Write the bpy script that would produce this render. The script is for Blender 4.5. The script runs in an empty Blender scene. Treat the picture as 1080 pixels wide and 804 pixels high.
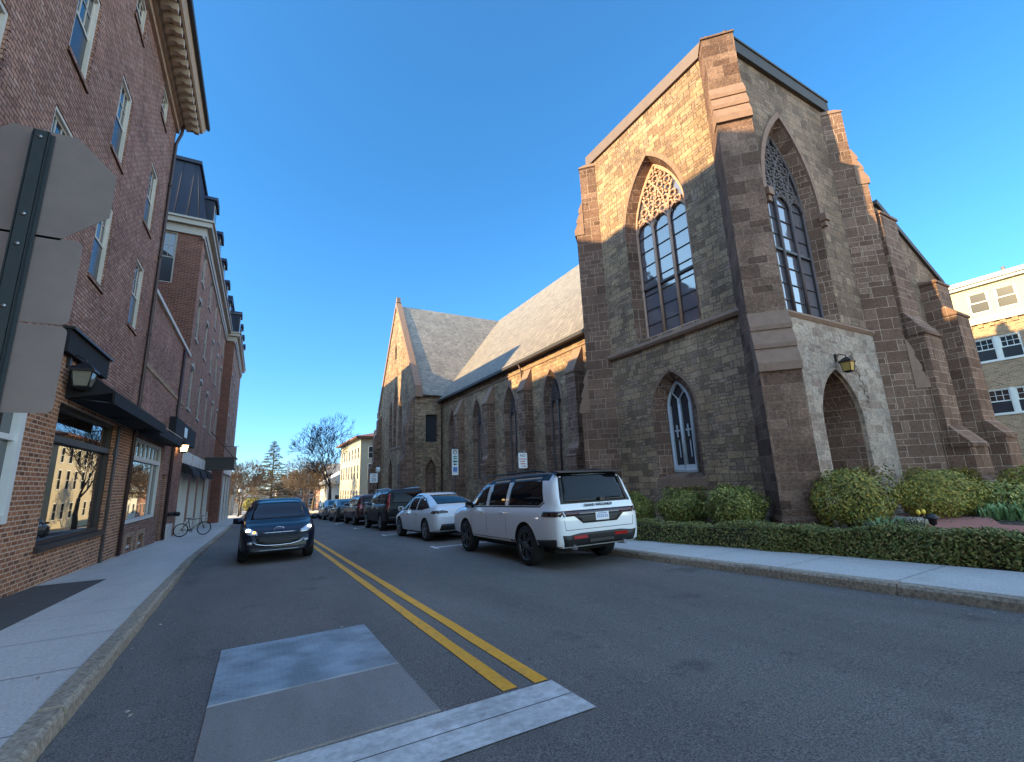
import bpy, bmesh, math, random
from mathutils import Vector, Matrix
from mathutils.bvhtree import BVHTree
from mathutils.geometry import delaunay_2d_cdt
R = math.radians; PI = math.pi
sc = bpy.context.scene
COL = sc.collection

# ------------------------------------------------------------------ camera, sky, sun, exposure
cam = bpy.data.cameras.new('camera'); camo = bpy.data.objects.new('camera', cam); COL.objects.link(camo)
pt, ro, ya = 0.2145470545, -0.0388177301, 0.511757028
fw = Vector((math.sin(ya)*math.cos(pt), math.cos(ya)*math.cos(pt), math.sin(pt)))
rt = Vector((math.cos(ya), -math.sin(ya), 0)); up = rt.cross(fw)
r2 = rt*math.cos(ro)+up*math.sin(ro); u2 = up*math.cos(ro)-rt*math.sin(ro)
camo.matrix_world = Matrix(((r2.x, u2.x, -fw.x, 0), (r2.y, u2.y, -fw.y, 0), (r2.z, u2.z, -fw.z, 1.5), (0, 0, 0, 1)))
cam.sensor_width = 36; cam.lens = 36*470.836/1080; cam.clip_start = .05; cam.clip_end = 6000
sc.camera = camo

SUN_TAN, SUN_K = .42, .015
sv = Vector((-1, SUN_K, SUN_TAN*math.sqrt(1+SUN_K**2))).normalized()      # towards the sun
w = bpy.data.worlds.new('World'); sc.world = w; w.use_nodes = True
nt = w.node_tree; bg = nt.nodes['Background']
sky = nt.nodes.new('ShaderNodeTexSky'); sky.sky_type = 'NISHITA'; sky.sun_disc = False
sky.sun_elevation = math.asin(sv.z); sky.sun_rotation = math.atan2(sv.x, sv.y)
sky.air_density = 1.0; sky.dust_density = 0; sky.ozone_density = 4; sky.altitude = 20
sky_mul = nt.nodes.new('ShaderNodeMix'); sky_mul.data_type = 'RGBA'; sky_mul.blend_type = 'MULTIPLY'; sky_mul.inputs[0].default_value = 1; 
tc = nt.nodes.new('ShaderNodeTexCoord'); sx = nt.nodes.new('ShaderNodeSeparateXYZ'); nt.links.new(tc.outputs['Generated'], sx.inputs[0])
rp = nt.nodes.new('ShaderNodeValToRGB'); nt.links.new(sx.outputs[2], rp.inputs[0]); el = rp.color_ramp.elements     # dims the low sky, brightens the zenith to fill the street shade
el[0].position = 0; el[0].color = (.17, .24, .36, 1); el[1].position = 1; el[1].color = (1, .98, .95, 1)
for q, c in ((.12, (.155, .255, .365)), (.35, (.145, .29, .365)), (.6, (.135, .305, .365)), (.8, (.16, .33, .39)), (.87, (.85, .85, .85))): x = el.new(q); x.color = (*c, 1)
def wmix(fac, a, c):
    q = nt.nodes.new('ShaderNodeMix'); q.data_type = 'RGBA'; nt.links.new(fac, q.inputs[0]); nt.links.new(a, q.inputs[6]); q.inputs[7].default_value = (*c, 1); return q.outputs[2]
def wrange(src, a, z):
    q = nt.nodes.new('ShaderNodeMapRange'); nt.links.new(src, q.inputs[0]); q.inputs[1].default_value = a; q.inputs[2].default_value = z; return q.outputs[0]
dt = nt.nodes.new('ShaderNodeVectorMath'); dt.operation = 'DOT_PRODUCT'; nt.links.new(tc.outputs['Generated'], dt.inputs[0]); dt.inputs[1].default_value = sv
tint = wmix(wrange(sx.outputs[1], -.02, -.34), rp.outputs[0], (1, .86, .68))     # added warm fill: sky behind the viewer brightened to lift shaded stone
tint = wmix(wrange(dt.outputs[1], .56, .78), tint, (1, .9, .7))                     # pale glow round the sun, boosted as extra fill on shaded walls
nt.links.new(tint, sky_mul.inputs[7])
nt.links.new(sky.outputs[0], sky_mul.inputs[6]); nt.links.new(sky_mul.outputs[2], bg.inputs[0]); bg.inputs[1].default_value = .15
sun = bpy.data.lights.new('sun', 'SUN'); sun.energy = 2.0; sun.angle = R(.5); sun.color = (1, .74, .36)
suno = bpy.data.objects.new('sun', sun); COL.objects.link(suno)
suno.rotation_euler = sv.to_track_quat('Z', 'Y').to_euler(); suno.location = sv*200
sc.view_settings.view_transform = 'Standard'; sc.view_settings.look = 'None'
sc.view_settings.exposure = 2.7; sc.view_settings.gamma = 1; sc.view_settings.use_curve_mapping = False
sc.render.engine = 'CYCLES'; sc.cycles.use_denoising = True; sc.cycles.max_bounces = 6
sc.cycles.caustics_reflective = False; sc.cycles.caustics_refractive = False

SL = .03125                      # the street runs downhill away from the viewer
def GZ(y): return -SL*max(-300, min(y, 135))

# ------------------------------------------------------------------ materials
def _n(t, k, **kw):
    n = t.nodes.new(k)
    for a, b in kw.items(): setattr(n, a, b)
    return n
def setin(n, k, v):
    n.inputs[k].default_value = v
def base_mat(name):
    m = bpy.data.materials.new(name); m.use_nodes = True
    return m, m.node_tree, m.node_tree.nodes['Principled BSDF']
def c4(c): return (c[0], c[1], c[2], 1)
def plain(name, col, rough=.6, metal=0, var=.12, nscale=6, bump=0, coat=0, ior=1.5, bscale=60, emit=None, estr=0):
    m, t, p = base_mat(name)
    setin(p, 'Roughness', rough); setin(p, 'Metallic', metal); setin(p, 'IOR', ior)
    if coat: setin(p, 'Coat Weight', coat); setin(p, 'Coat Roughness', .04)
    if emit: setin(p, 'Emission Color', c4(emit)); setin(p, 'Emission Strength', estr)
    tc = _n(t, 'ShaderNodeTexCoord')
    if var:
        no = _n(t, 'ShaderNodeTexNoise'); setin(no, 'Scale', nscale); setin(no, 'Detail', 6); setin(no, 'Roughness', .65)
        t.links.new(tc.outputs['Object'], no.inputs['Vector'])
        mx = _n(t, 'ShaderNodeMix', data_type='RGBA')
        setin(mx, 6, c4([x*(1-var) for x in col])); setin(mx, 7, c4([min(1, x*(1+var)) for x in col]))
        t.links.new(no.outputs['Fac'], mx.inputs[0]); t.links.new(mx.outputs[2], p.inputs['Base Color'])
    else: setin(p, 'Base Color', c4(col))
    if bump:
        nb = _n(t, 'ShaderNodeTexNoise'); setin(nb, 'Scale', bscale); setin(nb, 'Detail', 4)
        t.links.new(tc.outputs['Object'], nb.inputs['Vector'])
        b = _n(t, 'ShaderNodeBump'); setin(b, 'Strength', bump); setin(b, 'Distance', .02)
        t.links.new(nb.outputs['Fac'], b.inputs['Height']); t.links.new(b.outputs[0], p.inputs['Normal'])
    return m
def wall_uv(t):
    """horizontal run along the wall and height, from the world position and the face normal"""
    g = _n(t, 'ShaderNodeNewGeometry'); sp = _n(t, 'ShaderNodeSeparateXYZ'); sn = _n(t, 'ShaderNodeSeparateXYZ')
    t.links.new(g.outputs['Position'], sp.inputs[0]); t.links.new(g.outputs['True Normal'], sn.inputs[0])
    def mul(a, b):
        q = _n(t, 'ShaderNodeMath', operation='MULTIPLY'); t.links.new(a, q.inputs[0]); t.links.new(b, q.inputs[1]); return q.outputs[0]
    l2 = _n(t, 'ShaderNodeMath', operation='ADD'); t.links.new(mul(sn.outputs[0], sn.outputs[0]), l2.inputs[0]); t.links.new(mul(sn.outputs[1], sn.outputs[1]), l2.inputs[1])
    ln = _n(t, 'ShaderNodeMath', operation='SQRT'); t.links.new(l2.outputs[0], ln.inputs[0])
    mxl = _n(t, 'ShaderNodeMath', operation='MAXIMUM'); t.links.new(ln.outputs[0], mxl.inputs[0]); setin(mxl, 1, .05)
    d = _n(t, 'ShaderNodeMath', operation='SUBTRACT'); t.links.new(mul(sp.outputs[1], sn.outputs[0]), d.inputs[0]); t.links.new(mul(sp.outputs[0], sn.outputs[1]), d.inputs[1])
    u = _n(t, 'ShaderNodeMath', operation='DIVIDE'); t.links.new(d.outputs[0], u.inputs[0]); t.links.new(mxl.outputs[0], u.inputs[1])
    cb = _n(t, 'ShaderNodeCombineXYZ'); t.links.new(u.outputs[0], cb.inputs[0]); t.links.new(sp.outputs[2], cb.inputs[1])
    return cb.outputs[0], g.outputs['Position']
def masonry(name, cols, mortar, bw, bh, ms, ashlar=False, wob=0, bump=.5, rough=.85, stain=.35, grain=.25, offset=.5, streak=0):
    m, t, p = base_mat(name); setin(p, 'Roughness', rough); setin(p, 'Specular IOR Level', .25)
    uv, pos = wall_uv(t)
    L = t.links.new
    if wob:
        nw = _n(t, 'ShaderNodeTexNoise'); setin(nw, 'Scale', 1.7/bh*.3); setin(nw, 'Detail', 3); L(pos, nw.inputs['Vector'])
        vs = _n(t, 'ShaderNodeVectorMath', operation='SUBTRACT'); L(nw.outputs['Color'], vs.inputs[0]); vs.inputs[1].default_value = (.5, .5, .5)
        vm = _n(t, 'ShaderNodeVectorMath', operation='SCALE'); L(vs.outputs[0], vm.inputs[0]); setin(vm, 3, wob)
        va = _n(t, 'ShaderNodeVectorMath', operation='ADD'); L(uv, va.inputs[0]); L(vm.outputs[0], va.inputs[1]); uv = va.outputs[0]
    def br(w_, h_, off, m_):
        b = _n(t, 'ShaderNodeTexBrick', offset=off, squash=1.0)
        L(uv, b.inputs['Vector'])
        setin(b, 'Color1', (0, 0, 0, 1)); setin(b, 'Color2', (1, 1, 1, 1)); setin(b, 'Mortar', (.5, .5, .5, 1))
        setin(b, 'Scale', 1); setin(b, 'Mortar Size', m_); setin(b, 'Mortar Smooth', .15); setin(b, 'Bias', 0)
        setin(b, 'Brick Width', w_); setin(b, 'Row Height', h_)
        return b
    A = br(bw, bh, offset, ms); col, fac = A.outputs['Color'], A.outputs['Fac']
    if ashlar:
        B = br(bw*.56, bh/2, .37, ms*.9); C = br(bw*.5, bh, .5, ms*.9)
        def step(lo):
            s = _n(t, 'ShaderNodeMath', operation='GREATER_THAN'); L(A.outputs['Color'], s.inputs[0]); setin(s, 1, lo); return s.outputs[0]
        s1, s2 = step(.42), step(.72)
        def mixf(f, a, b):
            q = _n(t, 'ShaderNodeMix', data_type='FLOAT'); L(f, q.inputs[0]); L(a, q.inputs[2]); L(b, q.inputs[3]); return q.outputs[0]
        def mixc(f, a, b):
            q = _n(t, 'ShaderNodeMix', data_type='RGBA'); L(f, q.inputs[0]); L(a, q.inputs[6]); L(b, q.inputs[7]); return q.outputs[2]
        def mxx(a, b):
            q = _n(t, 'ShaderNodeMath', operation='MAXIMUM'); L(a, q.inputs[0]); L(b, q.inputs[1]); return q.outputs[0]
        fac = mixf(s2, mixf(s1, A.outputs['Fac'], mxx(A.outputs['Fac'], B.outputs['Fac'])), mxx(A.outputs['Fac'], C.outputs['Fac']))
        col = mixc(s2, mixc(s1, A.outputs['Color'], B.outputs['Color']), C.outputs['Color'])
    rp = _n(t, 'ShaderNodeValToRGB'); L(col, rp.inputs[0]); e = rp.color_ramp.elements
    e[0].position = .05; e[0].color = c4(cols[0]); e[1].position = .95; e[1].color = c4(cols[-1])
    for i, c in enumerate(cols[1:-1]): x = e.new(.05+.9*(i+1)/(len(cols)-1)); x.color = c4(c)
    # stains and grain that belong to the stone itself
    n1 = _n(t, 'ShaderNodeTexNoise'); setin(n1, 'Scale', .55); setin(n1, 'Detail', 6); setin(n1, 'Roughness', .7); L(pos, n1.inputs['Vector'])
    n2 = _n(t, 'ShaderNodeTexNoise'); setin(n2, 'Scale', 14); setin(n2, 'Detail', 5); setin(n2, 'Roughness', .7); L(pos, n2.inputs['Vector'])
    def rng(o, a, b):
        q = _n(t, 'ShaderNodeMapRange'); setin(q, 1, .3); setin(q, 2, .7); setin(q, 3, a); setin(q, 4, b); L(o, q.inputs[0]); return q.outputs[0]
    def mulc(c, f):
        q = _n(t, 'ShaderNodeMix', data_type='RGBA', blend_type='MULTIPLY'); setin(q, 0, 1); L(c, q.inputs[6]); L(f, q.inputs[7]); return q.outputs[2]
    mm = _n(t, 'ShaderNodeMix', data_type='RGBA'); L(fac, mm.inputs[0]); L(rp.outputs[0], mm.inputs[6]); setin(mm, 7, c4(mortar))
    out = mulc(mm.outputs[2], rng(n1.outputs['Fac'], 1-stain, 1+stain*.5)); out = mulc(out, rng(n2.outputs['Fac'], 1-grain, 1+grain*.6))
    if streak:
        mp = _n(t, 'ShaderNodeMapping'); mp.inputs['Scale'].default_value = (1.6, 1.6, .14); L(pos, mp.inputs[0])
        n3 = _n(t, 'ShaderNodeTexNoise'); setin(n3, 'Scale', 1); setin(n3, 'Detail', 5); L(mp.outputs[0], n3.inputs['Vector'])
        out = mulc(out, rng(n3.outputs['Fac'], 1-streak, 1.08))
    L(out, p.inputs['Base Color'])
    iv = _n(t, 'ShaderNodeMath', operation='MULTIPLY_ADD'); L(fac, iv.inputs[0]); setin(iv, 1, -1.0); L(n2.outputs['Fac'], iv.inputs[2])
    b = _n(t, 'ShaderNodeBump'); setin(b, 'Strength', bump); setin(b, 'Distance', .075); L(iv.outputs[0], b.inputs['Height']); L(b.outputs[0], p.inputs['Normal'])
    return m
def glassm(name, col=(.02, .025, .03), rough=.02, ior=2.2, wave=.05, ws=.7):
    m, t, p = base_mat(name); setin(p, 'Base Color', c4(col)); setin(p, 'Roughness', rough); setin(p, 'IOR', ior)
    if wave:
        g = _n(t, 'ShaderNodeNewGeometry'); n = _n(t, 'ShaderNodeTexNoise'); setin(n, 'Scale', ws); setin(n, 'Detail', 1); t.links.new(g.outputs['Position'], n.inputs['Vector'])
        b = _n(t, 'ShaderNodeBump'); setin(b, 'Strength', wave); setin(b, 'Distance', .1); t.links.new(n.outputs['Fac'], b.inputs['Height']); t.links.new(b.outputs[0], p.inputs['Normal'])
    return m
def leafm(name, cols, rough=.5):
    m, t, p = base_mat(name); setin(p, 'Roughness', rough); setin(p, 'Specular IOR Level', .3)
    g = _n(t, 'ShaderNodeNewGeometry'); r = _n(t, 'ShaderNodeValToRGB'); t.links.new(g.outputs['Random Per Island'], r.inputs[0])
    e = r.color_ramp.elements; e[0].color = c4(cols[0]); e[1].color = c4(cols[-1])
    for i, c in enumerate(cols[1:-1]): x = e.new((i+1)/(len(cols)-1)); x.color = c4(c)
    t.links.new(r.outputs[0], p.inputs['Base Color'])
    return m
def asphaltm(name, c0, c1, patch, fine=90, rough=.9, wear=0, stain=0, bmp=.35):
    m, t, p = base_mat(name); setin(p, 'Roughness', rough); setin(p, 'Specular IOR Level', .3); L = t.links.new
    g = _n(t, 'ShaderNodeNewGeometry'); P = g.outputs['Position']
    def noise(s, d, sc_=None):
        n = _n(t, 'ShaderNodeTexNoise'); setin(n, 'Scale', s); setin(n, 'Detail', d); setin(n, 'Roughness', .65)
        if sc_:
            mp = _n(t, 'ShaderNodeMapping'); mp.inputs['Scale'].default_value = sc_; L(P, mp.inputs[0]); L(mp.outputs[0], n.inputs['Vector'])
        else: L(P, n.inputs['Vector'])
        return n.outputs['Fac']
    a = _n(t, 'ShaderNodeMix', data_type='RGBA'); setin(a, 6, c4(c0)); setin(a, 7, c4(c1)); mr = _n(t, 'ShaderNodeMapRange'); setin(mr, 1, .36); setin(mr, 2, .66); L(noise(fine, 3), mr.inputs[0]); L(mr.outputs[0], a.inputs[0])
    q = _n(t, 'ShaderNodeMapRange'); setin(q, 1, .3); setin(q, 2, .7); setin(q, 3, 1-patch); setin(q, 4, 1+patch); L(noise(.45, 6, (1, .25, 1)), q.inputs[0])
    b = _n(t, 'ShaderNodeMix', data_type='RGBA', blend_type='MULTIPLY'); setin(b, 0, 1); L(a.outputs[2], b.inputs[6]); L(q.outputs[0], b.inputs[7])
    v = _n(t, 'ShaderNodeTexVoronoi'); setin(v, 'Scale', 35); L(P, v.inputs['Vector'])
    out = b.outputs[2]
    def over(o, fac, c):
        x = _n(t, 'ShaderNodeMix', data_type='RGBA'); L(fac, x.inputs[0]); L(o, x.inputs[6]); setin(x, 7, c4(c)); return x.outputs[2]
    def thr(o, a, z, hi=1):
        x = _n(t, 'ShaderNodeMapRange'); setin(x, 1, a); setin(x, 2, z); setin(x, 3, 0); setin(x, 4, hi); L(o, x.inputs[0]); return x.outputs[0]
    if wear: out = over(out, thr(noise(7, 10), wear-.02, wear+.14, .75), (.17, .155, .145)); out = over(out, thr(noise(2.2, 7, (.4, 1.6, 1)), .58, .7, .4), (.16, .145, .13))
    if stain:
        out = over(out, thr(noise(1.1, 7), .6, .72, stain), (.05, .045, .042)); out = over(out, thr(noise(6, 3), .69, .73, stain*.9), (.035, .032, .03)); out = over(out, thr(noise(240, 1), .68, .74, .5), (.38, .36, .33))
    L(out, p.inputs['Base Color'])
    bp = _n(t, 'ShaderNodeBump'); setin(bp, 'Strength', bmp); setin(bp, 'Distance', .008); L(noise(fine*1.3, 3), bp.inputs['Height']); L(bp.outputs[0], p.inputs['Normal'])
    return m

M = {}
M['brick'] = masonry('red_brown_brick', [(.33, .17, .125), (.48, .265, .195), (.54, .295, .215), (.41, .215, .155), (.56, .35, .27)], (.13, .072, .055), .235, .088, .011, wob=.008, bump=.6, stain=.32, grain=.35)
M['brick_orange'] = masonry('orange_brown_brick', [(0.21, 0.085, 0.0462), (0.405, 0.163, 0.0792), (0.51, 0.206, 0.099), (0.285, 0.11, 0.0572)], (0.69, 0.475, 0.341), .235, .09, .013, wob=.006, bump=.5, stain=.2, grain=.25)
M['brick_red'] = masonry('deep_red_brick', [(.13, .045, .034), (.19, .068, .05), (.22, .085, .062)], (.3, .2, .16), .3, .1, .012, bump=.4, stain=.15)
M['brick_tan'] = masonry('weathered_tan_brick', [(0.287, 0.171, 0.11), (0.414, 0.259, 0.16), (0.483, 0.319, 0.19), (0.345, 0.198, 0.125)], (0.494, 0.396, 0.28), .25, .09, .011, wob=.01, bump=.4, stain=.2)
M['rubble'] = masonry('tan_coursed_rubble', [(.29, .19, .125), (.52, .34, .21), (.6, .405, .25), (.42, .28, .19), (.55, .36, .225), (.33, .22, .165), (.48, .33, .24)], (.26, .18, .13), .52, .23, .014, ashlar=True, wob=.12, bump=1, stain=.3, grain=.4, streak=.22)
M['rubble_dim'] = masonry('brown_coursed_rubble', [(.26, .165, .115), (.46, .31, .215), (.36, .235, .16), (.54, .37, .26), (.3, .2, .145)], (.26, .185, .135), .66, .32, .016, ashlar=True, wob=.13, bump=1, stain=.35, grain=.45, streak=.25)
M['pale'] = masonry('pale_pointed_stone', [(.42, .3, .24), (.66, .51, .41), (.54, .41, .33), (.36, .265, .215), (.6, .48, .4)], (.62, .49, .4), .62, .28, .014, ashlar=True, wob=.12, bump=1, stain=.35, grain=.45)
M['brown'] = masonry('brownstone_ashlar', [(.18, .1, .07), (.28, .165, .118), (.22, .126, .09), (.33, .2, .145)], (.62, .46, .36), .84, .42, .009, ashlar=True, wob=.03, bump=.7, stain=.4, grain=.4)
M['brown2'] = masonry('weathered_brownstone', [(.17, .095, .068), (.29, .172, .122), (.22, .126, .09), (.36, .222, .16)], (.38, .255, .19), .95, .46, .008, ashlar=True, wob=.07, bump=.8, stain=.55, grain=.45)
M['brownplain'] = plain('brownstone_trim', (.26, .158, .112), .85, var=.4, nscale=5, bump=.4, bscale=25)
M['capdark'] = plain('dark_slate_coping', (.06, .05, .048), .7, var=.3, nscale=4, bump=.2)
M['capbrown'] = plain('brown_metal_coping', (.15, .105, .09), .6, var=.25, nscale=3)
M['tracery'] = plain('pinkish_stone_tracery', (0.504, 0.312, 0.228), .8, var=.2, nscale=8, bump=.2)
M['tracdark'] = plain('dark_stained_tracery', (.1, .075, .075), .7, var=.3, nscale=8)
M['whitewood'] = plain('white_painted_wood', (.72, .7, .66), .5, var=.06, nscale=5)
M['greywood'] = plain('blue_grey_painted_wood', (.5, .54, .6), .5, var=.12, nscale=9)
M['trim_grey'] = plain('weathered_grey_trim', (.38, .34, .3), .6, var=.15, nscale=4)
M['cream'] = plain('cream_trim_paint', (.62, .57, .5), .6, var=.1, nscale=5)
M['corn'] = plain('tan_cornice_paint', (0.468, 0.342, 0.242), .6, var=.15, nscale=4)
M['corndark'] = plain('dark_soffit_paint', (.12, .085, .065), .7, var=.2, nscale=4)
M['slate'] = masonry('grey_roof_slates', [(0.23, 0.202, 0.18), (0.324, 0.28, 0.24), (0.27, 0.24, 0.21), (0.378, 0.325, 0.276)], (0.135, 0.117, 0.108), .34, .2, .012, bump=.4, stain=.2, grain=.2, rough=.65)
M['slate2'] = masonry('weathered_roof_slates', [(.2, .178, .16), (.27, .24, .213), (.23, .203, .182), (.3, .268, .235)], (.1, .09, .085), .45, .3, .02, bump=.5, stain=.1, grain=.25, rough=.65)
M['lead'] = plain('dark_gutter_metal', (.05, .045, .045), .5, var=.2)
M['pipe'] = plain('brown_downspout_metal', (.055, .03, .028), .45, var=.2)
M['mansard'] = plain('blue_black_standing_seam', (.012, .018, .04), .75, var=.3, nscale=1.2)
M['glass'] = glassm('window_glass', wave=.02)
M['glass_church'] = glassm('leaded_church_glass', (.13, .115, .135), .06, 2.5, wave=.07, ws=2.2)
M['glass_dark'] = glassm('dark_screened_glass', (.035, .037, .045), .25, 1.5, wave=0)
M['glass_store'] = glassm('shop_window_glass', (.025, .02, .018), .01, 3.0, wave=.012, ws=.5)
M['carglass'] = glassm('tinted_car_glass', (.006, .007, .009), .02, 1.38, wave=0)
M['frame_dark'] = plain('dark_brown_frame_paint', (.035, .025, .022), .45, var=.2)
M['black'] = plain('black_painted_metal', (.012, .012, .014), .45, var=.2)
M['awning'] = plain('black_canvas', (.01, .01, .012), .9, var=.3, nscale=3, bump=.15, bscale=15)
M['navy'] = plain('navy_sign_board', (.01, .011, .015), .85, var=.15)
M['asphalt'] = asphaltm('dark_asphalt', (.075, .065, .058), (.27, .238, .212), .26, fine=80, stain=.6, bmp=.8)
M['asphalt2'] = asphaltm('old_asphalt_strip', (0.065, 0.0562, 0.0504), (0.143, 0.125, 0.114), .25)
M['walk'] = asphaltm('sidewalk_concrete', (.45, .415, .375), (.63, .58, .53), .16, fine=45, stain=.22)
M['kerb'] = asphaltm('weathered_kerb_stone', (0.208, 0.169, 0.126), (0.429, 0.35, 0.264), .4, fine=25)
M['plate_conc'] = asphaltm('dirty_plate_coating', (.2, .175, .16), (.33, .295, .27), .38, fine=120, stain=.45, bmp=.25)
M['yellow'] = asphaltm('yellow_road_paint', (.78, .33, .025), (.85, .41, .04), .2, fine=30, rough=.7, wear=.6)
M['whitepaint'] = asphaltm('white_road_paint', (.46, .44, .42), (.68, .66, .63), .25, fine=14, rough=.7, wear=.6)
M['mulch'] = asphaltm('dark_bark_mulch', (0.0308, 0.0221, 0.0168), (0.105, 0.078, 0.06), .4, fine=30)
M['earth'] = plain('bare_ground', (.09, .08, .065), .95, var=.3, nscale=.5)
M['pathbrick'] = plain('red_brick_path', (0.378, 0.15, 0.114), .85, var=.25, nscale=12, bump=.3, bscale=30)
M['slab'] = plain('grey_step_stone', (0.325, 0.288, 0.252), .85, var=.2, nscale=6, bump=.3)
M['signback'] = plain('bare_aluminium_sign_back', (.23, .18, .165), .45, metal=.3, var=.3, nscale=3, bump=.05, bscale=8)
M['post'] = plain('dark_green_steel_post', (.035, .045, .05), .5, metal=.3, var=.3, nscale=20)
M['bark'] = plain('grey_brown_bark', (.05, .037, .03), .9, var=.4, nscale=6, bump=.5, bscale=30)
M['bark2'] = plain('tan_twigs', (.15, .105, .072), .9, var=.3, nscale=3)
M['white'] = plain('white_sign_sheet', (.75, .76, .78), .4, var=.03)
M['red'] = plain('red_sign_ink', (.5, .03, .03), .5, var=0)
M['ink'] = plain('black_sign_ink', (.02, .02, .025), .5, var=0)
M['blueink'] = plain('blue_sign_ink', (.08, .2, .5), .5, var=0)
M['greenink'] = plain('green_sign_ink', (.05, .22, .2), .5, var=0)
M['rubber'] = plain('black_tyre_rubber', (.012, .012, .012), .8, var=.2)
M['alloy'] = plain('grey_alloy', (.32, .33, .35), .3, metal=.9, var=.05)
M['darkalloy'] = plain('gloss_black_alloy', (.13, .13, .135), .25, metal=.7, var=.1)
M['chrome'] = plain('chrome_trim', (.7, .7, .72), .12, metal=1, var=0)
M['plast'] = plain('black_car_plastic', (.014, .014, .015), .5, var=.1)
M['gap'] = plain('panel_gap', (.01, .01, .011), .9, var=0)
M['tail'] = plain('red_lamp_lens', (.35, .012, .01), .15, var=0, coat=1)
M['tail_lit'] = plain('lit_red_lamp', (.5, .03, .02), .2, var=0, emit=(1, .03, .015), estr=.25)
M['taildark'] = plain('smoked_lamp_lens', (.035, .012, .012), .1, var=0, coat=1)
M['lensred'] = plain('dim_red_lens', (.12, .015, .012), .15, var=0, coat=1)
M['lens'] = plain('clear_lamp_lens', (.5, .52, .55), .1, metal=.4, var=0, coat=1)
M['lamp_on'] = plain('lit_headlamp', (.9, .9, .9), .2, var=0, emit=(1, .96, .9), estr=3)
M['amber_on'] = plain('lit_amber_signal', (.9, .4, .1), .2, var=0, emit=(1, .3, .03), estr=1.6)
M['lantern_on'] = plain('lit_lantern_glass', (.9, .6, .3), .3, var=0, emit=(1, .62, .25), estr=1.6)
M['amberglass'] = plain('amber_lantern_glass', (.42, .3, .09), .25, var=.2, nscale=15)
M['lampglass'] = plain('cloudy_lantern_glass', (.2, .19, .15), .15, var=.2, nscale=15)
M['globe'] = plain('white_lamp_globe', (.72, .72, .68), .3, var=.03)
def paint(name, col, metal=.0, rough=.35, coat=1, ior=1.5): return plain(name, col, rough, metal=metal, var=.02, coat=coat, ior=ior)
M['car_white'] = paint('white_car_paint', (.82, .83, .84)); M['car_white2'] = paint('pearl_white_car_paint', (.74, .76, .79))
M['car_blue'] = paint('dark_blue_car_paint', (.003, .006, .018), .0, .4, .35, 1.3); M['car_black'] = paint('black_car_paint', (.006, .006, .007), 0, .45, .22, 1.25)
M['car_red'] = paint('dark_maroon_car_paint', (.06, .012, .012), 0, .4, .4, 1.3); M['car_char'] = paint('charcoal_car_paint', (.03, .031, .034), .1, .4, .5); M['car_grey'] = paint('grey_car_paint', (.2, .21, .22), .4)
M['leaf_bush'] = leafm('variegated_shrub_leaves', [(0.0709, 0.101, 0.0231), (0.203, 0.223, 0.0462), (0.101, 0.132, 0.0297), (0.405, 0.365, 0.0825), (0.081, 0.111, 0.0264), (0.608, 0.506, 0.149)])
M['leaf_gold'] = leafm('golden_shrub_leaves', [(0.09, 0.125, 0.0275), (0.36, 0.296, 0.0482), (0.127, 0.156, 0.0343), (0.54, 0.375, 0.0688), (0.075, 0.109, 0.0275), (0.226, 0.235, 0.0413)])
M['leaf_hedge'] = leafm('dark_box_leaves', [(0.0679, 0.0906, 0.0255), (0.155, 0.172, 0.0443), (0.232, 0.222, 0.0597), (0.0969, 0.121, 0.0341), (0.388, 0.282, 0.102)])
M['leaf_low'] = leafm('blue_green_blades', [(0.102, 0.18, 0.065), (0.187, 0.285, 0.104), (0.272, 0.375, 0.169)])
M['leaf_dull'] = leafm('dull_ground_leaves', [(0.0595, 0.075, 0.039), (0.102, 0.12, 0.0585), (0.153, 0.15, 0.065)])
M['needle'] = leafm('evergreen_needles', [(.05, .06, .02), (.12, .12, .035), (.2, .17, .05), (.08, .08, .03)])
M['tulip'] = plain('yellow_petals', (.8, .55, .06), .5, var=.1)

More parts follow.
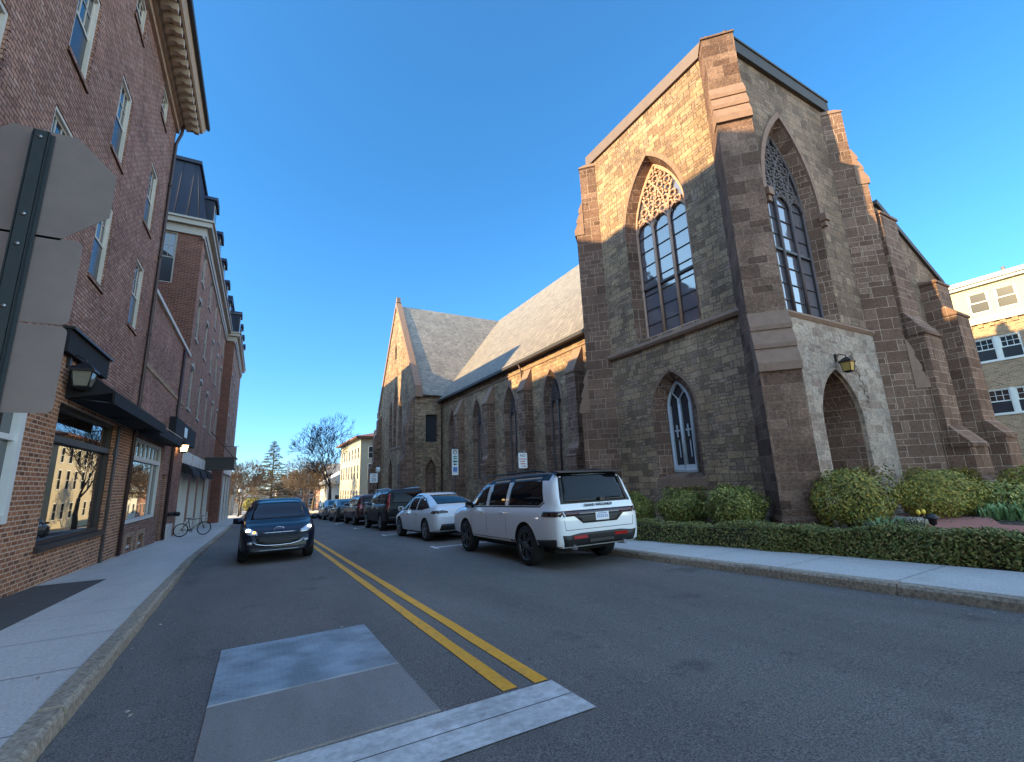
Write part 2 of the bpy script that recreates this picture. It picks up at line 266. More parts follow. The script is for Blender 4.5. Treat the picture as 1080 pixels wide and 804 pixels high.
# ------------------------------------------------------------------ mesh building
class MB:
    def __init__(s): s.v = []; s.f = []; s.m = []; s.sm = []
    def quad(s, *p, m=0, sm=False):
        i = len(s.v); s.v += [tuple(q) for q in p]; s.f.append(tuple(range(i, i+len(p)))); s.m.append(m); s.sm.append(sm)
    def box(s, a, b, m=0):
        x0, y0, z0 = [min(p, q) for p, q in zip(a, b)]; x1, y1, z1 = [max(p, q) for p, q in zip(a, b)]
        i = len(s.v)
        s.v += [(x0, y0, z0), (x1, y0, z0), (x1, y1, z0), (x0, y1, z0), (x0, y0, z1), (x1, y0, z1), (x1, y1, z1), (x0, y1, z1)]
        for f in ((0, 3, 2, 1), (4, 5, 6, 7), (0, 1, 5, 4), (1, 2, 6, 5), (2, 3, 7, 6), (3, 0, 4, 7)): s.f.append(tuple(i+k for k in f)); s.m.append(m); s.sm.append(False)
    def loft(s, rings, m=0, cap=True, sm=False, closed=True):
        i = len(s.v); n = len(rings[0])
        for r in rings: s.v += [tuple(q) for q in r]
        for k in range(len(rings)-1):
            for j in range(n if closed else n-1):
                a, b = i+k*n+j, i+k*n+(j+1) % n
                s.f.append((a, b, b+n, a+n)); s.m.append(m); s.sm.append(sm)
        if cap:
            s.f.append(tuple(i+j for j in reversed(range(n)))); s.m.append(m); s.sm.append(False)
            l = i+(len(rings)-1)*n; s.f.append(tuple(l+j for j in range(n))); s.m.append(m); s.sm.append(False)
    def prism(s, poly, d, m=0):
        d = Vector(d); s.loft([[Vector(p) for p in poly], [Vector(p)+d for p in poly]], m)
    def tube(s, pts, r, n=8, m=0, sm=True, cap=True):
        pts = [Vector(p) for p in pts]; rr = r if isinstance(r, (list, tuple)) else [r]*len(pts); rings = []
        ref = None
        for k, p in enumerate(pts):
            t = (pts[min(k+1, len(pts)-1)]-pts[max(k-1, 0)])
            t = t.normalized() if t.length > 1e-9 else Vector((0, 0, 1))
            if ref is None: ref = Vector((1, 0, 0)) if abs(t.x) < .8 else Vector((0, 1, 0))
            a = (ref-t*ref.dot(t)).normalized(); b = t.cross(a); ref = a
            rings.append([p+(a*math.cos(2*PI*j/n)+b*math.sin(2*PI*j/n))*rr[k] for j in range(n)])
        s.loft(rings, m, cap, sm)
    def lathe(s, prof, n=20, c=(0, 0, 0), m=0, axis='z', sm=True, cap=True):
        rings = []
        for r, h in prof:
            ring = []
            for j in range(n):
                a = 2*PI*j/n; x, y = r*math.cos(a), r*math.sin(a)
                ring.append((c[0]+x, c[1]+y, c[2]+h) if axis == 'z' else (c[0]+h, c[1]+x, c[2]+y))
            rings.append(ring)
        s.loft(rings, m, cap, sm)
    def build(s, name, mats, parent=None):
        me = bpy.data.meshes.new(name); me.from_pydata(s.v, [], s.f)
        for x in (mats if isinstance(mats, (list, tuple)) else [mats]): me.materials.append(x)
        me.polygons.foreach_set('material_index', s.m); me.polygons.foreach_set('use_smooth', s.sm); me.update()
        return obj(name, me, parent)
def obj(name, me, parent=None):
    o = bpy.data.objects.new(name, me); COL.objects.link(o)
    if parent: o.parent = parent
    return o
def fixn(o):
    bm = bmesh.new(); bm.from_mesh(o.data); bmesh.ops.remove_doubles(bm, verts=bm.verts, dist=1e-5); bmesh.ops.recalc_face_normals(bm, faces=bm.faces); bm.to_mesh(o.data); bm.free(); return o
def tag(o, label, cat, group=None, kind=None):
    if kind: o['kind'] = kind
    if label: o['label'] = label
    if cat: o['category'] = cat
    if group: o['group'] = group
    return o
def thing(name, label, cat, loc=(0, 0, 0), group=None, rz=0):
    o = bpy.data.objects.new(name, None); o.location = loc; o.rotation_euler.z = rz; COL.objects.link(o); o.empty_display_size = .2
    return tag(o, label, cat, group)
def copy_tree(o, parent=None):
    c = o.copy(); COL.objects.link(c); c.parent = parent
    for ch in list(o.children): copy_tree(ch, c)
    return c
def structure(o): o['kind'] = 'structure'; return o
def boolean(o, cutters, solver='EXACT'):
    for c in cutters:
        md = o.modifiers.new('cut', 'BOOLEAN'); md.operation = 'DIFFERENCE'; md.object = c; md.solver = solver
        try: md.material_mode = 'TRANSFER'
        except Exception: pass
    bpy.context.view_layer.update()
    dg = bpy.context.evaluated_depsgraph_get(); me = bpy.data.meshes.new_from_object(o.evaluated_get(dg))
    o.modifiers.clear(); o.data = me
    for c in cutters:
        d = c.data; bpy.data.objects.remove(c); bpy.data.meshes.remove(d)
    return o
def text_on(name, s, size, loc, xdir, updir, m, parent=None, depth=.003):
    cu = bpy.data.curves.new(name, 'FONT'); cu.body = s; cu.size = size; cu.extrude = depth; cu.align_x = 'CENTER'; cu.align_y = 'CENTER'
    tmp = bpy.data.objects.new('tmp', cu); COL.objects.link(tmp); bpy.context.view_layer.update()
    me = bpy.data.meshes.new_from_object(tmp.evaluated_get(bpy.context.evaluated_depsgraph_get()))
    bpy.data.objects.remove(tmp); bpy.data.curves.remove(cu)
    x = Vector(xdir).normalized(); u = Vector(updir).normalized(); n = x.cross(u)
    me.transform(Matrix(((x.x, u.x, n.x, loc[0]), (x.y, u.y, n.y, loc[1]), (x.z, u.z, n.z, loc[2]), (0, 0, 0, 1))))
    me.materials.clear(); me.materials.append(m); me.name = name
    return obj(name, me, parent)
def arch(c, hw, z0, zs, za, n=10):
    """pointed arch outline (u, z): bottom left, bottom right, up the right side, over the apex, down the left"""
    r = za-zs; rad = (hw*hw+r*r)/(2*hw); a1 = math.asin(min(1, r/rad))
    if r > hw*1.0 or True:
        pts = [(c-hw, z0), (c+hw, z0)]
        for i in range(n+1):
            a = a1*i/n; pts.append((c+hw-rad+rad*math.cos(a), zs+rad*math.sin(a)))
        for i in range(n-1, -1, -1):
            a = a1*i/n; pts.append((c-hw+rad-rad*math.cos(a), zs+rad*math.sin(a)))
    return pts
def settle(root, loc):
    """put a root Empty at the thing's base without moving the parts already built in world coordinates"""
    loc = Vector(loc)
    for ch in root.children: ch.location -= loc
    root.location = loc; return root
def arch_prism(c, hw, z0, zs, za, axis, f0, f1, hw2=None, c2=None, z02=None, za2=None, n=10):
    """splayed arch-shaped cutter: outline at plane f0 lofted to a smaller one at f1; axis 'x' -> u is Y, axis 'y' -> u is X"""
    A = arch(c, hw, z0, zs, za, n); B = arch(c if c2 is None else c2, hw2 or hw, z0 if z02 is None else z02, zs, za2 or za, n)
    P = (lambda u, z, f: (f, u, z)) if axis == 'x' else (lambda u, z, f: (u, f, z))
    e = f0-(f1-f0)*.3
    return [[P(u, z, e) for u, z in A], [P(u, z, f0) for u, z in A], [P(u, z, f1) for u, z in B]]
def cutter(rings, m):
    b = MB(); b.loft(rings, 0); o = fixn(b.build('cutter', m)); return o
def voussoirs(mb, c, hw, zs, za, wd, axis, f, th, n=9, z0=None, gap=.012, jamb=None):
    """ring of separate arch stones standing th proud of the wall plane f (towards -axis), plus jamb blocks down to z0"""
    def arcpts(h, za_, k):
        r = za_-zs; rad = (h*h+r*r)/(2*h); a = math.asin(min(1, r/rad))*k; return h-rad+rad*math.cos(a), zs+rad*math.sin(a)
    P = (lambda u, z, q: (q, u, z)) if axis == 'x' else (lambda u, z, q: (u, q, z))
    h2, za2 = hw+wd, za+wd*1.25
    for s in (1, -1):
        for i in range(n):
            k0, k1 = i/n, (i+1)/n-gap*.25
            sub = [k0+(k1-k0)*j/3 for j in range(4)]
            inn = [arcpts(hw, za, k) for k in sub]; out = [arcpts(h2, za2, k) for k in sub]
            poly = inn+out[::-1]
            mb.prism([P(c+s*u, z, f+.03) for u, z in poly], Vector(P(0, 0, -th-.03)))
    if z0 is not None:
        z = zs-gap; i = 0
        while z > z0+.05:
            h = min(z-z0, (.34, .26, .42)[i % 3])
            for s in (1, -1):
                ww = wd*(1.0 if jamb is None else jamb[i % len(jamb)])
                a, b = c+s*hw, c+s*(hw+ww)
                mb.prism([P(a, z-h, f+.03), P(b, z-h, f+.03), P(b, z, f+.03), P(a, z, f+.03)], Vector(P(0, 0, -th-.03)))
            z -= h+gap; i += 1

# ------------------------------------------------------------------ ground, street, pavements
YS = [-120, -60, -20, -8, 0, 4, 8, 12, 16, 20, 26, 32, 40, 50, 60, 75, 90, 110, 135]
def strip(name, x0f, x1f, h, m, ys=YS, thick=.0):
    b = MB(); sx = x0f if callable(x0f) else (lambda y: x0f); ex = x1f if callable(x1f) else (lambda y: x1f)
    for a, c in zip(ys[:-1], ys[1:]): b.quad((sx(a), a, GZ(a)+h), (ex(a), a, GZ(a)+h), (ex(c), c, GZ(c)+h), (sx(c), c, GZ(c)+h))
    return structure(b.build(name, m))
b = MB()
for a, c in zip([-2500, -300]+YS[:], [-300]+YS[:]+[2500]):
    if c <= a: continue
    b.quad((-2500, a, GZ(a)-.03), (2500, a, GZ(a)-.03), (2500, c, GZ(c)-.03), (-2500, c, GZ(c)-.03))
structure(b.build('ground', M['earth']))
def kl(y): return -1.1-.033*min(max(y-4, -2), 12)-.004*max(0, y-16)
KR = 6.95
def kr(y): return 6.98 if y < 2 else 6.98-.0*(y-2)
strip('road', kl, kr, 0, M['asphalt'])
strip('crossing_road', -400, 400, .004, M['asphalt'], [112, 122])
def kerb(name, fx, side):
    rng = random.Random(side+7); b = MB(); y = -20.0; s = side
    while y < 110:
        l = rng.uniform(1.5, 2.1) if y < 50 else 6; rings = []; n = 5; dx, dz = rng.uniform(-.008, .008), rng.uniform(-.006, .004)
        for k in range(n+1):
            yy = y+(l-.014)*k/n; x = fx(yy)+dx+rng.uniform(-.004, .004); z = GZ(yy)+dz
            rings.append([(x, yy, z-.06), (x+s*.012, yy, z+.1+rng.uniform(-.012, .006)), (x+s*.04+rng.uniform(-.006, .006), yy, z+.13), (x+s*.175, yy, z+.136), (x+s*.175, yy, z-.06)])
        b.loft(rings, 0, cap=True); y += l
    return structure(b.build(name, M['kerb']))
kerb('kerb', kl, -1); kerb('kerb', kr, 1)
strip('sidewalk', lambda y: -2.74 if y < 13.35 else -4.0, lambda y: kl(y)-.17, .13, M['walk'], sorted(YS+[13.3, 13.4]))
strip('asphalt_strip', -4.0, -2.735, .126, M['asphalt2'], [y for y in YS if y <= 12]+[13.38])
strip('sidewalk', lambda y: kr(y)+.17, lambda y: 8.75, .13, M['walk'])
# joints cut in the pavements
b = MB()
for i in range(60):
    y = -6+i*1.5
    b.quad((kl(y)-.17, y, GZ(y)+.134), (-4.0 if y > 13.4 else -2.74, y, GZ(y)+.134), (-4.0 if y > 13.4 else -2.74, y+.012, GZ(y)+.134), (kl(y)-.17, y+.012, GZ(y)+.134))
    b.quad((kr(y)+.17, y, GZ(y)+.134), (8.75, y, GZ(y)+.134), (8.75, y+.012, GZ(y)+.134), (kr(y)+.17, y+.012, GZ(y)+.134))
structure(b.build('pavement_joints', plain('joint_dirt', (.27, .25, .23), .9)))
# painted lines: double yellow with worn ends, white stop bar, parking tees
def wob(rng, a): return (rng.random()-.5)*a
def line(name, x0, x1, y0, y1, m, h=.006, n=40, seed=1, drift=0):
    rng = random.Random(seed); b = MB(); ys = [y0+(y1-y0)*i/n for i in range(n+1)]
    L_ = [(x0+wob(rng, .012)+drift*(y-y0), x1+wob(rng, .012)+drift*(y-y0)) for y in ys]
    for i in range(n): b.quad((L_[i][0], ys[i], GZ(ys[i])+h), (L_[i][1], ys[i], GZ(ys[i])+h), (L_[i+1][1], ys[i+1], GZ(ys[i+1])+h), (L_[i+1][0], ys[i+1], GZ(ys[i+1])+h))
    return structure(b.build(name, m))
line('yellow_line', 1.76, 1.885, 3.46, 112, M['yellow'], n=160, seed=3, drift=-.0012)
line('yellow_line', 2.04, 2.165, 3.44, 112, M['yellow'], n=160, seed=4, drift=-.0012)
b = MB()
b.quad((-1.0, 2.86, GZ(2.86)+.008), (2.17, 2.84, GZ(2.84)+.008), (2.17, 3.12, GZ(3.12)+.008), (-1.0, 3.15, GZ(3.15)+.008))
b.quad((-1.0, 3.16, GZ(3.16)+.008), (2.17, 3.13, GZ(3.13)+.008), (2.17, 3.405, GZ(3.405)+.008), (-1.0, 3.44, GZ(3.44)+.008))
structure(b.build('stop_line', M['whitepaint']))
b = MB()
for y in (13.3, 19.6, 26, 32.8):
    b.box((4.72, y, GZ(y)-.02), (6.9, y+.1, GZ(y)+.006)); b.box((4.62, y-.3, GZ(y)-.02), (4.72, y+.4, GZ(y)+.006))
structure(b.build('parking_marks', M['whitepaint']))
# steel road plate: a ribbed half and a coated half, lying proud of the asphalt
pl = thing('road_plate', 'grey steel plate laid in the road left of the double yellow line', 'road plate', (.5, 4.8, GZ(4.8)))
def slab(b, x0, x1, y0, y1, h, m=0):
    b.loft([[(x0, y0, GZ(y0)+.001), (x1, y0, GZ(y0)+.001), (x1, y1, GZ(y1)+.001), (x0, y1, GZ(y1)+.001)], [(x0+.008, y0+.008, GZ(y0)+h), (x1-.008, y0+.008, GZ(y0)+h), (x1-.008, y1-.008, GZ(y1)+h), (x0+.008, y1-.008, GZ(y1)+h)]], m)
b = MB(); slab(b, -.24, 1.25, 4.57, 6.16, .016)
rng = random.Random(5)
for i in range(30):
    for j in range(33):
        x = -.2+i*.048; y = 4.6+j*.046; s = 1 if (i+j) % 2 else -1; z = GZ(y)+.016
        b.quad((x, y-.012*s, z+.0), (x+.035, y+.012*s-.006, z), (x+.03, y+.012*s+.004, z+.002), (x, y-.012*s+.005, z+.002))
m_, t_, p_ = base_mat('worn_tread_steel'); setin(p_, 'Metallic', .4); setin(p_, 'Roughness', .5); setin(p_, 'Base Color', (.36, .36, .37, 1))
n_ = _n(t_, 'ShaderNodeTexNoise'); setin(n_, 'Scale', 3); setin(n_, 'Detail', 6); g_ = _n(t_, 'ShaderNodeNewGeometry'); t_.links.new(g_.outputs['Position'], n_.inputs['Vector'])
r_ = _n(t_, 'ShaderNodeValToRGB'); r_.color_ramp.elements[0].position = .35; r_.color_ramp.elements[0].color = (.2, .195, .19, 1); r_.color_ramp.elements[1].position = .65; r_.color_ramp.elements[1].color = (.36, .36, .365, 1)
t_.links.new(n_.outputs['Fac'], r_.inputs[0]); t_.links.new(r_.outputs[0], p_.inputs['Base Color'])
o = b.build('tread_panel', m_); o.parent = pl
b = MB(); slab(b, -.24, 1.25, 3.45, 4.56, .014); o = b.build('coated_panel', M['plate_conc']); o.parent = pl
b = MB(); b.box((-.262, 3.46, -.01+GZ(6.1)), (-.245, 6.17, GZ(3.4)+.0)); 
settle(pl, (.5, 4.8, GZ(4.8)))
for ch in pl.children: pass

# ------------------------------------------------------------------ church
CH = thing('stone_church', 'brown and tan stone church with square corner tower, buttresses and slate roofs', 'church')
TX0, TX1, TY0, TY1 = 12.7, 19.95, 7.35, 14.6; TT = 15.9
b = MB(); b.box((TX0, TY0, -1.2), (TX1, TY1, TT))
# facade stones by face: rubble on the street face, browner stone on the side faces
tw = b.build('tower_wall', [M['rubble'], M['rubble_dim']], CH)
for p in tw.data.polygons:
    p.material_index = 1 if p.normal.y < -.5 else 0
SW = dict(c=10.88, hw=1.52, z0=6.55, zs=11.0, za=14.0)
EW = dict(c=15.78, hw=1.62, z0=6.35, zs=10.6, za=14.1)
LW = dict(c=10.98, hw=.98, z0=1.3, zs=3.55, za=5.1)
cut = [cutter(arch_prism(SW['c'], SW['hw'], SW['z0'], SW['zs'], SW['za'], 'x', TX0, TX0+.55, 1.24, 10.93, 6.62, 13.72), M['brown']),
       cutter(arch_prism(EW['c'], EW['hw'], EW['z0'], EW['zs'], EW['za'], 'y', TY0, TY0+.5, 1.3, 15.84, 6.42, 13.6), M['brown']),
       cutter(arch_prism(LW['c'], LW['hw'], LW['z0'], LW['zs'], LW['za'], 'x', TX0, TX0+.5, .5, 11.05, 1.5, 4.72), M['brown']),
       cutter(arch_prism(16.2, 1.18, -1.3, 2.75, 4.5, 'y', TY0-.1, TY0+1.3, .95), M['brown'])]
boolean(tw, cut)
# pale stone facing below the string course on the side face
b = MB(); b.box((13.3, TY0-.1, -1.2), (19.4, TY0-.002, 6.12)); pf = b.build('pale_lower_facing', [M['pale']], CH)
boolean(pf, [cutter(arch_prism(16.2, 1.27, -1.3, 2.75, 4.58, 'y', TY0-.1, TY0+.3, 1.22), M['pale'])])
b = MB()
b.loft([[(TX0-.1, y, 6.2), (TX0-.16, y, 6.3), (TX0-.13, y, 6.38), (TX0+.02, y, 6.47), (TX0+.02, y, 6.2)] for y in (TY0+.55, TY1-.55)], 0)
b.loft([[(x, TY0-.12, 6.1), (x, TY0-.19, 6.2), (x, TY0-.16, 6.28), (x, TY0+.02, 6.4), (x, TY0+.02, 6.1)] for x in (TX0+.55, TX1-.55)], 0)
b.build('string_course', M['brownplain'], CH)
b = MB(); b.box((TX0-.1, TY0+.25, TT), (TX0+.35, TY1-.2, TT+.52)); b.box((TX0+.35, TY1-.4, TT), (TX1, TY1+.08, TT+.5)); b.build('parapet_coping', M['capbrown'], CH)
b = MB(); b.box((TX0+.3, TY0-.14, TT+.0), (TX1-.2, TY0+.34, TT+.5)); b.box((TX0+.35, TY0-.18, TT+.5), (TX1-.2, TY0+.3, TT+.58)); b.box((TX1-.3, TY0+.36, TT), (TX1+.08, TY1-.42, TT+.5)); b.build('parapet_coping', M['capdark'], CH)
b = MB(); b.box((TX0+.36, TY0+.35, TT-.3), (TX1-.31, TY1-.41, TT+.1)); b.build('tower_roof', M['lead'], CH)
b = MB(); b.loft([[(19.2-.3*k, 8.2-.3*k, z), (19.2+.3*k, 8.2-.3*k, z), (19.2+.3*k, 8.2+.3*k, z), (19.2-.3*k, 8.2+.3*k, z)] for k, z in ((1, TT), (1, TT+1.0), (.5, TT+1.35))]); b.build('pinnacle', M['pale'], CH)
# diagonal corner buttresses with three-step weatherings
def diag_buttress(cx, cy, dx, dy, wmat):
    d = Vector((dx, dy, 0)).normalized(); t = Vector((-d.y, d.x, 0)); C = Vector((cx, cy, 0)); hw = .51
    def ring(z, e, h=hw, back=-.75): return [C+d*e+t*h+Vector((0, 0, z)), C+d*e-t*h+Vector((0, 0, z)), C+d*back-t*h+Vector((0, 0, z)), C+d*back+t*h+Vector((0, 0, z))]
    g = GZ(cy)
    b = MB(); b.loft([ring(-1.2, .93), ring(4.16, .93)]); b.loft([ring(4.17, .58, hw-.006), ring(12.35, .58, hw-.006)]); b.loft([ring(12.36, .24, hw-.012), ring(TT-.25, .24, hw-.012)])
    # 1.2 cm proud flare at the base
    b.loft([ring(-1.2, 1.0, .56), ring(g+.42, 1.0, .56), ring(g+.52, .94, .515)])
    o = b.build('buttress', wmat, CH); fixn(o)
    for z0, z1, e0, e1 in ((4.16, 5.85, .95, .59), (12.35, 13.85, .6, .25)):
        s = MB(); n = 3
        for i in range(n):
            za, zb = z0+(z1-z0)*i/n, z0+(z1-z0)*(i+1)/n; ea, eb = e0+(e1-e0)*i/n, e0+(e1-e0)*(i+1)/n
            bk = e1-.02; s.loft([ring(za-(.1 if i == 0 else 0), ea+.06, hw+.02, bk), ring(za+.13, ea+.06, hw+.02, bk), ring(zb+.0, eb+.02, hw+.012, bk)])
        q = s.build('set_off', M['brownplain'], o)
    if wmat is not M['brown2']: s = MB(); s.loft([ring(TT-.25, .27, hw+.02), ring(TT-.2, .27, hw+.02), ring(TT-.1, .0, hw+.01)]); s.build('set_off', M['brownplain'], o)
    return o
for cx, cy, dx, dy, mm in ((TX0, TY0, -1, -1, M['brown2']), (TX0, TY1, -1, 1, M['brown']), (TX1, TY0, 1, -1, M['brown'])): diag_buttress(cx, cy, dx, dy, mm)
# the head of the corner buttress carries on up as a square stone pier above the coping
b = MB(); C_ = Vector((TX0, TY0, 0)); d_ = Vector((-1, -1, 0)).normalized(); t_v = Vector((1, -1, 0)).normalized()
b.loft([[C_+d_*.235+t_v*.5+Vector((0, 0, z)), C_+d_*.235-t_v*.5+Vector((0, 0, z)), C_-d_*.6-t_v*.5+Vector((0, 0, z)), C_-d_*.6+t_v*.5+Vector((0, 0, z))] for z in (TT-.28, TT+.02)])
b.loft([[C_+d_*.28+t_v*.53+Vector((0, 0, z)), C_+d_*.28-t_v*.53+Vector((0, 0, z)), C_-d_*.62-t_v*.53+Vector((0, 0, z)), C_-d_*.62+t_v*.53+Vector((0, 0, z))] for z in (TT+.02, TT+.08)])
fixn(b.build('corner_pier', M['brown2'], CH))
# arch rings
b = MB(); voussoirs(b, SW['c'], SW['hw'], SW['zs'], SW['za'], .16, 'x', TX0, .025, 12); b.build('arch_ring', M['brownplain'], CH)
b = MB(); voussoirs(b, SW['c'], SW['hw']-.0, SW['zs'], SW['za'], .36, 'x', TX0, .006, 1, SW['z0'], jamb=(1.6, 1.25, 1.6)) if 0 else None
b = MB(); voussoirs(b, EW['c'], EW['hw'], EW['zs'], EW['za'], .2, 'y', TY0, .07, 12)
hm = b.build('hood_mould', M['brownplain'], CH)
for s in (-1, 1): b = MB(); b.box((EW['c']+s*1.72-.14, TY0-.24, 10.3), (EW['c']+s*1.72+.14, TY0, 10.58)); b.box((EW['c']+s*1.72-.09, TY0-.17, 10.1), (EW['c']+s*1.72+.09, TY0, 10.3)); b.build('label_stop', M['brownplain'], hm)
b = MB(); voussoirs(b, LW['c'], LW['hw'], LW['zs'], LW['za'], .08, 'x', TX0, .01, 7); b.build('arch_ring', M['brownplain'], CH); b = MB(); b.box((TX0-.02, LW['c']-1.05, .98), (TX0+.3, LW['c']+1.05, 1.29)); b.build('window_sill', M['brownplain'], CH)

def traceried(name, axis, f, c, hw, z0, zs, za, lights, trans, mtrac, mbar, mglass, head=True, grid=.62):
    """tracery window in the plane f: glass, outer frame, mullions, cusped net in the head, glazing bars"""
    P = (lambda u, z, q=0: (f+q, u, z)) if axis == 'x' else (lambda u, z, q=0: (u, f+q, z))
    A = arch(c, hw, z0, zs, za, 14)
    g = MB(); g.quad(*[P(u, z, .09) for u, z in A]); root = g.build(name, mglass, CH)
    r = za-zs; rad = (hw*hw+r*r)/(2*hw)
    def inside(u, z, m=0):
        if z < z0 or abs(u-c) > hw-m: return False
        if z <= zs: return True
        return math.hypot(abs(u-c)-(hw-rad), z-zs) < rad-m
    t = MB()
    t.tube([P(u, z, .03) for u, z in A]+[P(*A[0], .03)], .06, 6)
    t.tube([P(c-hw, z0+.06, .02), P(c+hw, z0+.06, .02)], .07, 6)
    n = len(lights)+1
    for u in lights:
        zt = zs+.15
        t.tube([P(u, z0, .02), P(u, zt, .02)], .062, 6)
    if head:
        edges = [c-hw]+list(lights)+[c+hw]
        def seg(pts, rr):
            run = []
            for u, z in pts:
                if inside(u, z, .02): run.append(P(u, z, .02))
                else:
                    if len(run) > 1: t.tube(run, rr, 5)
                    run = []
            if len(run) > 1: t.tube(run, rr, 5)
        for a, d in zip(edges[:-1], edges[1:]):                     # pointed heads of the lights
            m, h = (a+d)/2, (d-a)/2
            pp = arch(m, h, zs-.3, zs-.25, zs-.25+h*1.7, 8)[2:]; seg(pp, .045)
            for s in (-1, 1): seg([(m+s*h*.86*math.cos(q)*.55, zs-.2+h*.9+math.sin(q)*h*.3) for q in [i*PI/6 for i in range(7)]], .03)
        for u0 in [lights[0]-(lights[1]-lights[0]) if len(lights) > 1 else c-hw]+list(lights)+[c+hw]: # intersecting bars branching from each mullion
            for s in (-1, 1):
                seg([(u0+s*(rad-rad*math.cos(q)), zs-.1+rad*math.sin(q)) for q in [i*.06 for i in range(20)]], .04)
        k = 0; z = zs+.45
        while z < za-.25:                                           # rows of small quatrefoil rings
            nn = max(1, round(6.5-5.0*(z-zs)/(za-zs))); ww = .37
            for j in range(nn):
                u = c+(j-(nn-1)/2)*ww
                for i in range(4):
                    a = PI/4+i*PI/2; q = [(u+.085*math.cos(a)+.075*math.cos(x), z+.085*math.sin(a)+.075*math.sin(x)) for x in [a-2.2+4.4*y/6 for y in range(7)]]
                    seg(q, .042)
            z += .36; k += 1
    t.build('tracery', mtrac, root)
    bb = MB()
    for z in trans: bb.box(P(c-hw+.03, z-.045, .0), P(c+hw-.03, z+.045, .07))
    z = z0+grid
    while z < (zs+.2 if head else zs):
        if all(abs(z-q) > .2 for q in trans): bb.box(P(c-hw+.04, z-.011, .05), P(c+hw-.04, z+.011, .08))
        z += grid
    bb.build('glazing_bars', mbar, root)
    return root
traceried('tracery_window', 'x', TX0+.42, 10.93, 1.26, 6.62, 11.2, 13.75, (10.5, 11.33), (8.75,), M['tracery'], M['lead'], M['glass_church'])
traceried('tracery_window', 'y', TY0+.38, 15.84, 1.32, 6.42, 10.8, 13.62, (15.4, 16.28), (8.9,), M['tracdark'], M['lead'], M['glass_church'])
# dark lower lining of the mullions is weathered lead
# white two-light window with crosses
lw = traceried('lancet_window', 'x', TX0+.4, 11.05, .5, 1.5, 3.75, 4.72, (11.05,), (), M['greywood'], M['lead'], M['glass_dark'], head=False, grid=9)
b = MB(); f = TX0+.4
b.box((f-.03, 10.57, 1.5), (f+.09, 11.53, 1.74)); b.box((f-.01, 11.0, 1.7), (f+.08, 11.1, 4.1))
for s in (-1, 1):
    u = 11.05+s*.24
    b.box((f+.0, u+.2*s-.03, 1.7), (f+.07, u+.2*s+.03, 3.9))
    b.tube([(f+.03, 11.05, 4.05), (f+.03, 11.05+s*.26, 4.35), (f+.03, 11.05+s*.05, 4.66)], .03, 5)
    b.box((f+.03, u-.022, 2.72), (f+.07, u+.022, 3.16)); b.box((f+.03, u-.1, 2.93), (f+.07, u+.1, 2.985))
    b.box((f+.04, u-.014-.03, 2.0), (f+.07, u+.014-.03, 2.6))
    b.box((f+.03, u-.2, 2.63), (f+.07, u+.2, 2.66), 1)
b.build('cross_panel', [M['greywood'], M['lead']], lw)
# doorway
b = MB(); b.quad(*[(u, TY0+1.25, z) for u, z in arch(16.2, .96, -1, 2.75, 4.4, 10)]); dr = b.build('door', M['frame_dark'], CH)
b = MB()
for i in range(7): b.box((15.3+i*.28, TY0+1.2, -.6), (15.32+i*.28, TY0+1.25, 4.0))
b.box((16.9, TY0+1.16, .9), (16.98, TY0+1.25, 1.2)); b.build('door_boards', M['black'], dr)

# ---- nave, with buttresses and lancets
NX, NE_ = 16.0, 10.0                     # wall plane, eave height
RX, RZ = 27.6, 22.9                      # ridge
def cplane(b, *p, m=0): b.quad(*p, m=m)
b = MB(); b.box((NX, 18.2, -3), (39, 60, NE_)); nv = b.build('nave_wall', M['rubble'], CH)
NWY = (23.35, 29.0, 34.9, 40.65)
boolean(nv, [cutter(arch_prism(y, .98, 1.5, 6.2, 8.35, 'x', NX, NX+.5, .72, None, 1.6, 7.95), M['brown']) for y in NWY])
for y in NWY:
    q = traceried('nave_window', 'x', NX+.42, y, .72, 1.6, 6.1, 7.95, (y,), (), M['tracdark'], M['lead'], M['glass_church'], grid=.8)
    b = MB(); voussoirs(b, y, .98, 6.2, 8.35, .22, 'x', NX, .03, 8); b.build('arch_ring', M['brownplain'], q)
for y in (20.35, 26.1, 31.9, 38.1):
    b = MB(); x1 = NX; h = .42; g = -1.6
    b.loft([[(x, y-h, z), (x, y+h, z)] [::1] + [(x1+.1, y+h, z), (x1+.1, y-h, z)] for x, z in ((15.02, g-1), (15.02, 3.0))])
    b.loft([[(x, y-h, z), (x, y+h, z), (x1+.1, y+h, z), (x1+.1, y-h, z)] for x, z in ((15.3, 3.02), (15.3, 7.35))])
    o = fixn(b.build('nave_buttress', M['brown'], CH))
    s = MB()
    s.loft([[(15.24, y-h-.04, 7.36), (15.24, y+h+.04, 7.36), (x1+.1, y+h+.04, 7.36), (x1+.1, y-h-.04, 7.36)], [(15.24, y-h-.04, 7.5), (15.24, y+h+.04, 7.5), (x1+.1, y+h+.04, 7.5), (x1+.1, y-h-.04, 7.5)], [(x1-.03, y-h-.02, 8.95), (x1-.03, y+h+.02, 8.95), (x1+.1, y+h+.02, 8.95), (x1+.1, y-h-.02, 8.95)]])
    fixn(s.build('set_off', M['brownplain'], o)); s = MB()
    s.loft([[(14.98, y-h-.04, 2.6), (14.98, y+h+.04, 2.6), (15.35, y+h+.04, 2.6), (15.35, y-h-.04, 2.6)], [(15.29, y-h-.03, 3.3), (15.29, y+h+.03, 3.3), (15.35, y+h+.03, 3.3), (15.35, y-h-.03, 3.3)]])
    fixn(s.build('set_off', M['brownplain'], o))
b = MB(); b.box((NX-.06, 18.2, 8.98), (NX+.02, 43.6, 9.08)); b.build('string_course', M['brownplain'], CH)
b = MB(); k = (RZ-NE_)/(RX-NX)
